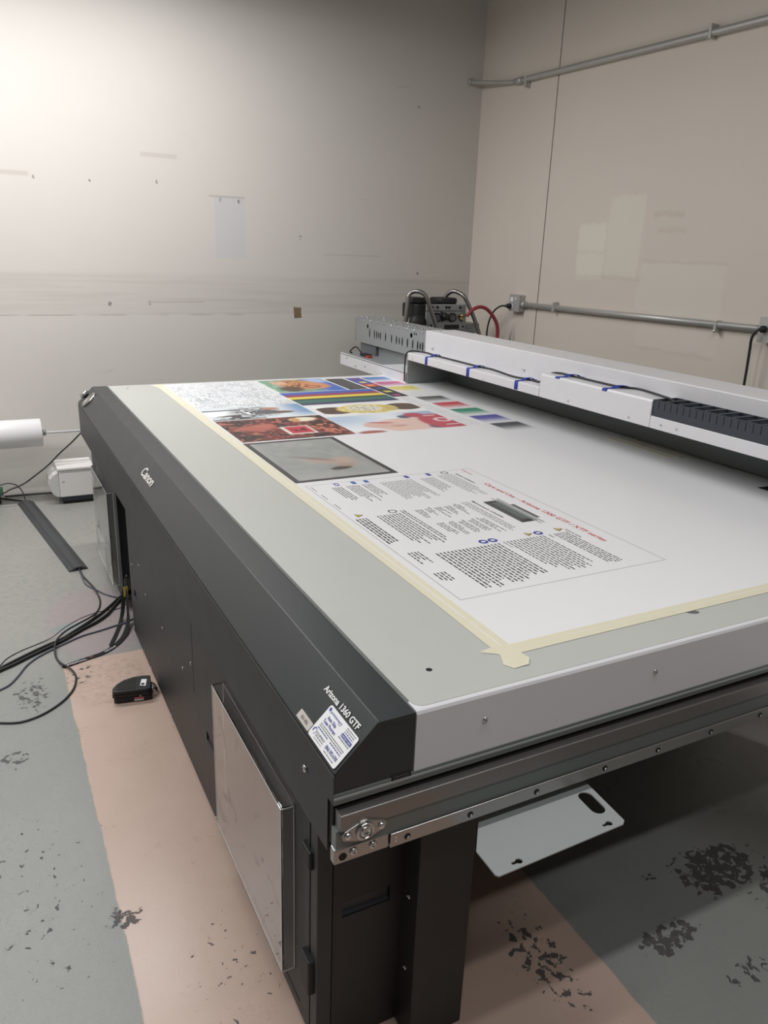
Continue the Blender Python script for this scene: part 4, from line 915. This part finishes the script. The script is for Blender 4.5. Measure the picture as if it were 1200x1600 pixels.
def appliance():
    t = thing('boxy_appliance', 'white boxy appliance with a curved side hood and dark base by the back wall', 'appliance', -0.11, 3.81, -H)
    x0, x1, y0, y1 = -0.203, -0.015, 3.72, 3.93
    MB().box(x0, x1, y0, y1, -0.745, -0.588).build('housing', 'plastic_white', t, 0.005)
    MB().box(x0-0.008, x1+0.004, y0-0.005, y1, -0.588, -0.572).build('lid', 'plastic_white', t, 0.004)
    MB().box(x0+0.008, x1, y0+0.012, y1-0.01, -0.772, -0.745).build('base', 'duct', t, 0.003)
    MB().box(x0+0.012, x1, y0+0.02, y1-0.02, -H, -0.772).build('foot', 'rubber', t)
    P = [(x0, -0.594), (x0-0.03, -0.607), (x0-0.052, -0.632), (x0-0.058, -0.665), (x0-0.052, -0.70), (x0-0.038, -0.728), (x0-0.018, -0.744), (x0, -0.745)]
    hm = MB(); hm.prism(P, y0+0.004, y1-0.03); hm.build('hood', paint('translucent_white_plastic', lin(206, 205, 203), 0.35), t, 0.006, 3)
    MB().box(x0+0.014, x0+0.026, y0-0.002, y0, -0.652, -0.646).build('indicator', 'paper_grey', t)
appliance()

floor_cable('mains_cable', [(-0.66, 3.90, -0.77), (-0.512, 3.772, -0.706), (-0.458, 3.772, -0.684), (-0.389, 3.772, -0.659), (-0.317, 3.772, -0.611), (-0.245, 3.772, -0.557), (-0.18, 3.772, -0.495), (-0.115, 3.772, -0.440), (-0.057, 3.772, -0.386), (0.02, 3.772, -0.33), (0.09, 3.765, -0.26)], 0.0045, 'cable', 'dark cord rising from the floor past the white roll to the printer')
floor_cable('mains_cable', [(-0.49, 3.99), (-0.40, 3.985), (-0.32, 3.98), (-0.244, 3.97), (-0.20, 3.95), (-0.17, 3.94)], 0.0045, 'cable', 'dark cord lying along the foot of the back wall to the white appliance')
floor_cable('mains_cable', [(-0.70, 4.0), (-0.60, 3.99), (-0.515, 3.962), (-0.458, 3.912), (-0.402, 3.862), (-0.386, 3.81, ZC0+0.006), (-0.380, 3.77, ZC0+0.006)], 0.0045, 'rubber', 'black cord running into the far end of the rubber ramp')
floor_cable('data_cable', [(-0.56, 3.87, -0.70), (-0.515, 3.86, -0.681), (-0.489, 3.85, -0.672), (-0.462, 3.85, -0.669), (-0.428, 3.85, -0.681), (-0.404, 3.85, -0.709), (-0.390, 3.85, -0.746), (-0.386, 3.84, -0.776), (-0.382, 3.80, ZC0+0.007)], 0.0032, 'cable_blue', 'lilac cable arching over and down into the far end of the ramp')
def green_block():
    t = thing('extension_outlet', 'green extension outlet on the floor by the back wall, cut by the left picture edge', 'outlet', -0.57, 3.88, -H)
    MB().box(-0.65, -0.495, 3.86, 3.91, -0.745, -0.700).build('body', 'green', t, 0.006)
    MB().box(-0.64, -0.51, 3.865, 3.905, -H, -0.745).build('foot', 'rubber', t, 0.003)
green_block()

# ------------------------------------------------------------------ foot pedal
def pedal():
    t = thing('foot_pedal', 'black foot pedal with a ribbed top and white label on the beige floor', 'foot pedal', -0.20, 1.50, -H)
    Z = -H; d = Vector((0.985, -0.17, 0)).normalized(); s = Vector((0.17, 0.985, 0)).normalized(); o = Vector((-0.262, 1.525, Z))
    def P(a, b, h): return tuple(o+d*a+s*b+Vector((0, 0, h)))
    def shape(w, l, a0=0.0): return [(a0+0.0, -0.02*w), (a0+0.0, 0.25*w), (a0+0.012, 0.55*w), (a0+0.035, 0.82*w), (a0+0.065, 0.97*w), (a0+l*0.8, w), (a0+l, 0.95*w), (a0+l, -0.02*w), (a0+l-0.01, -0.08*w), (a0+0.01, -0.08*w)]
    W, Ln = 0.085, 0.122
    MB().plate([(a, b-0.03) for a, b in shape(W, Ln, 0.004)], [], lambda a, b, h: P(a, b, h), 0.020).build('base', 'rubber', t, 0.003)
    MB().plate([(a, b-0.03) for a, b in shape(W*1.03, Ln*1.01)], [], lambda a, b, h: P(a, b, 0.020+h), 0.012).build('waist', 'rubber', t, 0.003)
    top = MB().plate([(a, b-0.03) for a, b in shape(W, Ln, 0.001)], [], lambda a, b, h: P(a, b, 0.032+h*(1.0+0.0*a)), 0.013).build('treadle', 'rubber', t, 0.004)
    m = MB()
    for k in range(11):
        a = 0.018+0.0055*k; lo, hi = -0.030, -0.03+W*(0.5+0.035*k if k < 11 else 0.9)
        m.bm.verts.ensure_lookup_table(); m.tube([P(a, lo, 0.0452), P(a, hi, 0.0452)], 0.0013, 6, False)
    m.build('ribs', 'rubber', top)
    lb = MB().plate([(0.088, -0.012), (0.106, -0.018), (0.111, 0.024), (0.094, 0.028)], [], lambda a, b, h: P(a, b, 0.0452+h), 0.0006).build('top_label', 'paper', t)
    MB().plate([(0.0975+0.006*math.cos(k*0.45), -0.005+0.007*math.sin(k*0.45)) for k in range(14)], [], lambda a, b, h: P(a, b, 0.0459+h), 0.0003).build('label_mark', 'ink_black', lb)
    sl = MB().box(0, 0.030, 0, 0.0006, 0, 0.013)
    for v in sl.bm.verts: v.co = Vector(P(0.068+v.co.x, -0.0385-v.co.y, 0.005+v.co.z))
    lab = sl.build('side_label', 'paper_grey', t)
    sr = MB().box(0, 0.030, 0, 0.0004, 0.008, 0.013)
    for v in sr.bm.verts: v.co = Vector(P(0.068+v.co.x, -0.0392-v.co.y, 0.005+v.co.z))
    sr.build('label_band', 'red_label', lab)
    MB().cyl(P(0.088, -0.0385, 0.0225), P(0.088, -0.040, 0.0225), 0.0022, 10).build('rivet', 'chrome', t)
    MB().lathe([(0.007, 0), (0.007, 0.008), (0.005, 0.010), (0.005, 0.015)], P(Ln, 0.0, 0.022), d, 12).build('cable_gland', 'chrome', t)
    MB().tube([P(Ln+0.012, 0.0, 0.022), P(Ln+0.019, 0.003, 0.020), P(Ln+0.017, 0.03, 0.006), P(Ln+0.010, 0.06, 0.004), P(Ln-0.005, 0.075, 0.004)], 0.0035, 8).build('pedal_cable', 'cable', t)
pedal()

# ------------------------------------------------------------------ air compressor behind the gantry
def compressor():
    ct = thing('equipment_cart', 'grey metal cart carrying the air compressor behind the gantry', 'cart', 2.17, 3.58, -H)
    MB().box(1.86, 2.50, 3.36, 3.80, -0.045, -0.02).build('cart_top', 'grey_metal', ct, 0.004)
    MB().box(1.88, 2.48, 3.38, 3.78, -0.62, -0.60).build('cart_shelf', 'grey_metal', ct, 0.003)
    for x in (1.88, 2.48):
        for y in (3.385, 3.775): MB().cyl((x, y, -H), (x, y, -0.045), 0.014, 10).build('leg', 'galv', ct)
    t = thing('air_compressor', 'grey and black air compressor with steel tube handles behind the gantry in the corner', 'compressor', 2.17, 3.55, -0.02)
    def loop(pts): MB().tube(pts, 0.0135, 12, True, 6).build('handle', 'bar_steel', t)
    loop([(1.89, 3.53, 0.02), (1.893, 3.53, 0.2), (1.904, 3.53, 0.36), (1.909, 3.53, 0.40), (1.935, 3.52, 0.424), (1.97, 3.49, 0.424), (1.998, 3.47, 0.40), (2.02, 3.46, 0.35), (2.07, 3.44, 0.215), (2.10, 3.43, 0.10)])
    loop([(2.13, 3.66, 0.1), (2.19, 3.64, 0.25), (2.225, 3.62, 0.36), (2.235, 3.61, 0.398), (2.255, 3.58, 0.424), (2.275, 3.55, 0.424), (2.298, 3.50, 0.402), (2.325, 3.48, 0.35), (2.37, 3.45, 0.24), (2.42, 3.43, 0.10)])
    for x0, x1, r in ((1.95, 2.06, 0.05), (2.13, 2.285, 0.05)):
        m = MB(); m.prism(rrect(x0, x1, 3.52, 3.68, 0.05), 0.348, 0.386, 'z'); m.build('motor_cap', 'rubber', t, 0.012, 3)
    MB().prism(rrect(1.945, 2.05, 3.50, 3.70, 0.04), 0.262, 0.348, 'z').build('motor_housing', 'rubber', t, 0.006)
    MB().prism(rrect(2.12, 2.29, 3.53, 3.70, 0.04), 0.30, 0.348, 'z').build('motor_housing', 'rubber', t, 0.006)
    MB().box(2.06, 2.13, 3.53, 3.68, 0.33, 0.366).build('intake_bridge', 'rubber', t, 0.006)
    mp = MB().box(2.02, 2.315, 3.49, 3.52, 0.308, 0.349).build('manifold', 'grey_metal', t, 0.004)
    for x in (2.06, 2.10, 2.165, 2.187, 2.27): MB().cyl((x, 3.491, 0.331), (x, 3.484, 0.331), 0.0085, 12).build('port', 'rubber', mp)
    pn = MB().box(2.02, 2.32, 3.492, 3.52, 0.19, 0.306).build('gauge_panel', 'grey_metal', t, 0.004)
    MB().box(1.975, 2.02, 3.50, 3.70, 0.19, 0.262).build('panel_wing', 'grey_metal', t, 0.004)
    for x in (2.098, 2.212):
        gz = 0.268
        g = MB().lathe([(0.029, 0), (0.029, 0.014), (0.024, 0.016), (0.023, 0.011), (0, 0.011)], (x, 3.492, gz), (0, -1, 0), 28).build('gauge', 'rubber', pn)
        MB().lathe([(0.0205, 0), (0.0205, 0.0008)], (x, 3.4805, gz), (0, -1, 0), 24).build('dial', 'dim_metal', pn)
    MB().lathe([(0.026, 0), (0.026, 0.012), (0.021, 0.016), (0.021, 0.034), (0.017, 0.038), (0, 0.038)], (2.155, 3.492, 0.274), (0, -1, 0), 20).build('regulator_knob', 'rubber', pn)
    for x, z in ((2.133, 0.298), (2.14, 0.247), (2.285, 0.247), (2.30, 0.21), (2.06, 0.22)): MB().cyl((x, 3.493, z), (x, 3.486, z), 0.0065, 10).build('port', 'rubber', pn)
    MB().box(2.16, 2.27, 3.488, 3.493, 0.195, 0.222).build('switch_plate', 'rubber', pn, 0.002)
    brass = metal('brass', lin(168, 146, 104), 0.3)
    MB().cyl((2.262, 3.49, 0.276), (2.30, 3.455, 0.285), 0.009, 10).build('coupler', brass, pn)
    MB().cyl((2.272, 3.49, 0.262), (2.272, 3.46, 0.262), 0.009, 10).build('coupler', brass, pn)
    MB().lathe([(0, 0), (0.045, 0.006), (0.055, 0.03), (0.055, 0.05)], (1.965, 3.46, 0.235), (0, 1, 0), 24).build('air_filter', 'rubber', t)
    for y in (3.52, 3.68):
        MB().lathe([(0, 0), (0.05, 0.008), (0.075, 0.03), (0.08, 0.06), (0.08, 0.46), (0.075, 0.49), (0.05, 0.512), (0, 0.52)], (1.91, y, 0.085), (1, 0, 0), 28).build('air_tank', 'grey_metal', t)
    MB().box(1.95, 2.40, 3.50, 3.70, 0.15, 0.192).build('chassis', 'grey_metal', t)
    MB().box(2.32, 2.45, 3.52, 3.66, 0.165, 0.225).build('side_box', 'grey_metal', t, 0.004)
    for x in (1.96, 2.36):
        for y in (3.50, 3.70): MB().cyl((x, y, -0.02), (x, y, 0.03), 0.016, 12).build('foot', 'rubber', t)
    tag(MB().tube([(2.30, 3.450, 0.280), (2.315, 3.445, 0.300), (2.345, 3.44, 0.325), (2.385, 3.435, 0.338), (2.43, 3.43, 0.328), (2.475, 3.425, 0.292), (2.515, 3.42, 0.235), (2.53, 3.42, 0.17), (2.525, 3.42, 0.06), (2.53, 3.40, -0.2), (2.54, 3.35, -0.6), (2.50, 3.2, -H+0.011), (2.45, 3.0, -H+0.011)], 0.0115, 12).build('air_hose', 'red_hose', None), 'red rubber air hose looping from the compressor', 'hose')
compressor()

# ------------------------------------------------------------------ conduits and outlets on the right wall
def electrics():
    x = XR
    ob = thing('outlet_box', 'grey metal outlet box on the right wall with a black plug in it', 'outlet', x, 3.405, 0.315)
    MB().box(x-0.048, x, 3.352, 3.458, 0.314, 0.418).build('box', 'galv', ob, 0.004)
    cv = MB().box(x-0.0495, x-0.048, 3.350, 3.460, 0.312, 0.420).build('cover_plate', 'galv', ob, 0.002)
    MB().box(x-0.053, x-0.0495, 3.415, 3.445, 0.372, 0.400).build('receptacle', 'paper', cv, 0.004)
    MB().box(x-0.053, x-0.0495, 3.415, 3.445, 0.330, 0.358).build('receptacle', 'paper', cv, 0.004)
    MB().box(x-0.056, x-0.0495, 3.380, 3.392, 0.385, 0.402).build('switch', 'paper', cv, 0.002)
    pc = thing('mains_cable', 'black cord plugged into the outlet box on the right wall and dropping behind the gantry', 'cable', x-0.07, 3.47, -H)
    MB().lathe([(0.013, 0), (0.017, 0.004), (0.017, 0.022), (0.010, 0.032), (0.006, 0.040)], (x-0.053, 3.430, 0.344), (-0.85, 0.5, 0), 14).build('plug', 'rubber', pc)
    MB().tube([(x-0.085, 3.45, 0.344), (x-0.10, 3.48, 0.340), (x-0.10, 3.54, 0.312), (x-0.09, 3.60, 0.262), (x-0.085, 3.635, 0.19), (x-0.085, 3.64, 0.10), (x-0.09, 3.64, -0.2), (x-0.10, 3.62, -0.6), (x-0.12, 3.55, -H+0.006)], 0.0055, 8).build('cord', 'rubber', pc)
    lc = thing('conduit', 'galvanised conduit running low along the right wall from the outlet box', 'conduit', x-0.022, 2.5, 0.35)
    MB().tube([(x-0.022, 3.352, 0.360), (x-0.022, 1.545, 0.381)], 0.0165, 14, False).build('pipe', 'galv', lc)
    MB().cyl((x-0.022, 3.352, 0.360), (x-0.022, 3.318, 0.3605), 0.021, 14).build('connector', 'galv', lc)
    for y in (3.02, 1.80): MB().box(x-0.041, x, y-0.008, y+0.008, 0.340, 0.398).build('strap', 'galv', lc, 0.003)
    for y in (3.02, 1.80): screw(lc, (x-0.041, y, 0.348), (-1, 0, 0), 1.2)
    uc = thing('conduit', 'galvanised conduit running high along the right wall and bending around the corner', 'conduit', x-0.022, 2.5, 1.6)
    MB().tube([(x-0.022, -1.2, 1.640), (x-0.022, 0.5, 1.650), (x-0.022, 1.8, 1.662), (x-0.022, 2.6, 1.674), (x-0.022, 3.2, 1.684), (x-0.022, 3.62, 1.690)], 0.0165, 14, True, 3).build('pipe', 'galv', uc)
    MB().tube([(x-0.022, 3.60, 1.690), (x-0.028, 3.70, 1.697), (x-0.050, 3.84, 1.714), (x-0.078, 3.95, 1.728), (x-0.094, 4.02, 1.738)], 0.0125, 12).build('elbow', 'galv', uc)
    MB().cyl((x-0.022, 3.55, 1.689), (x-0.022, 3.62, 1.690), 0.0195, 14).build('coupling', 'galv', uc)
    MB().cyl((x-0.096, YB, 1.739), (x-0.0945, YB-0.018, 1.738), 0.022, 14).build('wall_flange', 'galv', uc)
    for y in (3.50, 2.1): MB().box(x-0.041, x, y-0.008, y+0.008, 1.640, 1.702).build('strap', 'galv', uc, 0.003)
    jb = thing('junction_box', 'grey metal junction box at the near end of the low conduit', 'outlet', x, 1.545, 0.33)
    MB().box(x-0.05, x, 1.445, 1.545, 0.330, 0.435).build('box', 'galv', jb, 0.004)
    MB().box(x-0.0515, x-0.05, 1.441, 1.549, 0.326, 0.439).build('cover_plate', 'galv', jb, 0.002)
    c2 = thing('mains_cable', 'dark cord hanging down the right wall from the junction box', 'cable', x-0.06, 1.54, -H)
    MB().lathe([(0.012, 0), (0.016, 0.004), (0.016, 0.02), (0.008, 0.03)], (x-0.0515, 1.515, 0.385), (-1, 0, 0), 14).build('plug', 'rubber', c2)
    MB().tube([(x-0.07, 1.515, 0.385), (x-0.085, 1.525, 0.380), (x-0.085, 1.548, 0.345), (x-0.075, 1.555, 0.28), (x-0.07, 1.556, 0.15), (x-0.07, 1.555, -0.2), (x-0.075, 1.55, -0.6), (x-0.09, 1.5, -H+0.007)], 0.0062, 8).build('cord', 'cable', c2)
electrics()

def wall_bits():
    m = MB(); m.prism([(1.333, 0.296), (1.345, 0.2895), (1.352, 0.290), (1.386, 0.288), (1.384, 0.250), (1.389, 0.226), (1.338, 0.222), (1.336, 0.25)], YB-0.0015, YB)
    tag(m.build('tape_remnant', 'brown', None), 'scrap of brown tape stuck on the back wall left of the gantry', 'tape')
wall_bits()

# ------------------------------------------------------------------ white roll below the near rail, at the right edge
def right_roll():
    st = thing('roll_stand', 'low grey stand holding the white roll under the printer rail', 'stand', 1.35, -0.45, -H)
    t = thing('film_roll', 'white roll of film on a low stand below the near printer rail', 'roll', 1.2, -0.2, -0.425)
    A, B = Vector((1.005, 0.205, -0.33)), Vector((1.425, -0.652, -0.33)); d = (B-A).normalized(); n = (B-A).length
    MB().lathe([(0.038, 0), (0.092, 0), (0.095, 0.004), (0.095, n-0.004), (0.092, n), (0.038, n)], A, d, 40).build('film', 'roll', t)
    MB().lathe([(0.03, -0.003), (0.0375, -0.003), (0.0375, n+0.003), (0.03, n+0.003)], A, d, 24).build('core', 'paper_grey', t)
    for f in (0.62, 0.95):
        c = A+d*n*f; s = Vector((-d.y, d.x, 0))
        m = MB()
        P = [(-0.09, -H), (0.09, -H), (0.09, -0.39), (0.062, -0.404), (0.03, -0.4225), (0, -0.4265), (-0.03, -0.4225), (-0.062, -0.404), (-0.09, -0.39)]
        a = [m.bm.verts.new(c-d*0.012+s*p+Vector((0, 0, z))) for p, z in P]; b = [m.bm.verts.new(c+d*0.012+s*p+Vector((0, 0, z))) for p, z in P]
        k = len(P)
        for i in range(k): m.bm.faces.new((a[i], a[(i+1) % k], b[(i+1) % k], b[i]))
        m.bm.faces.new(a[::-1]); m.bm.faces.new(b); m.build('cradle', 'grey_metal', st)
right_roll()
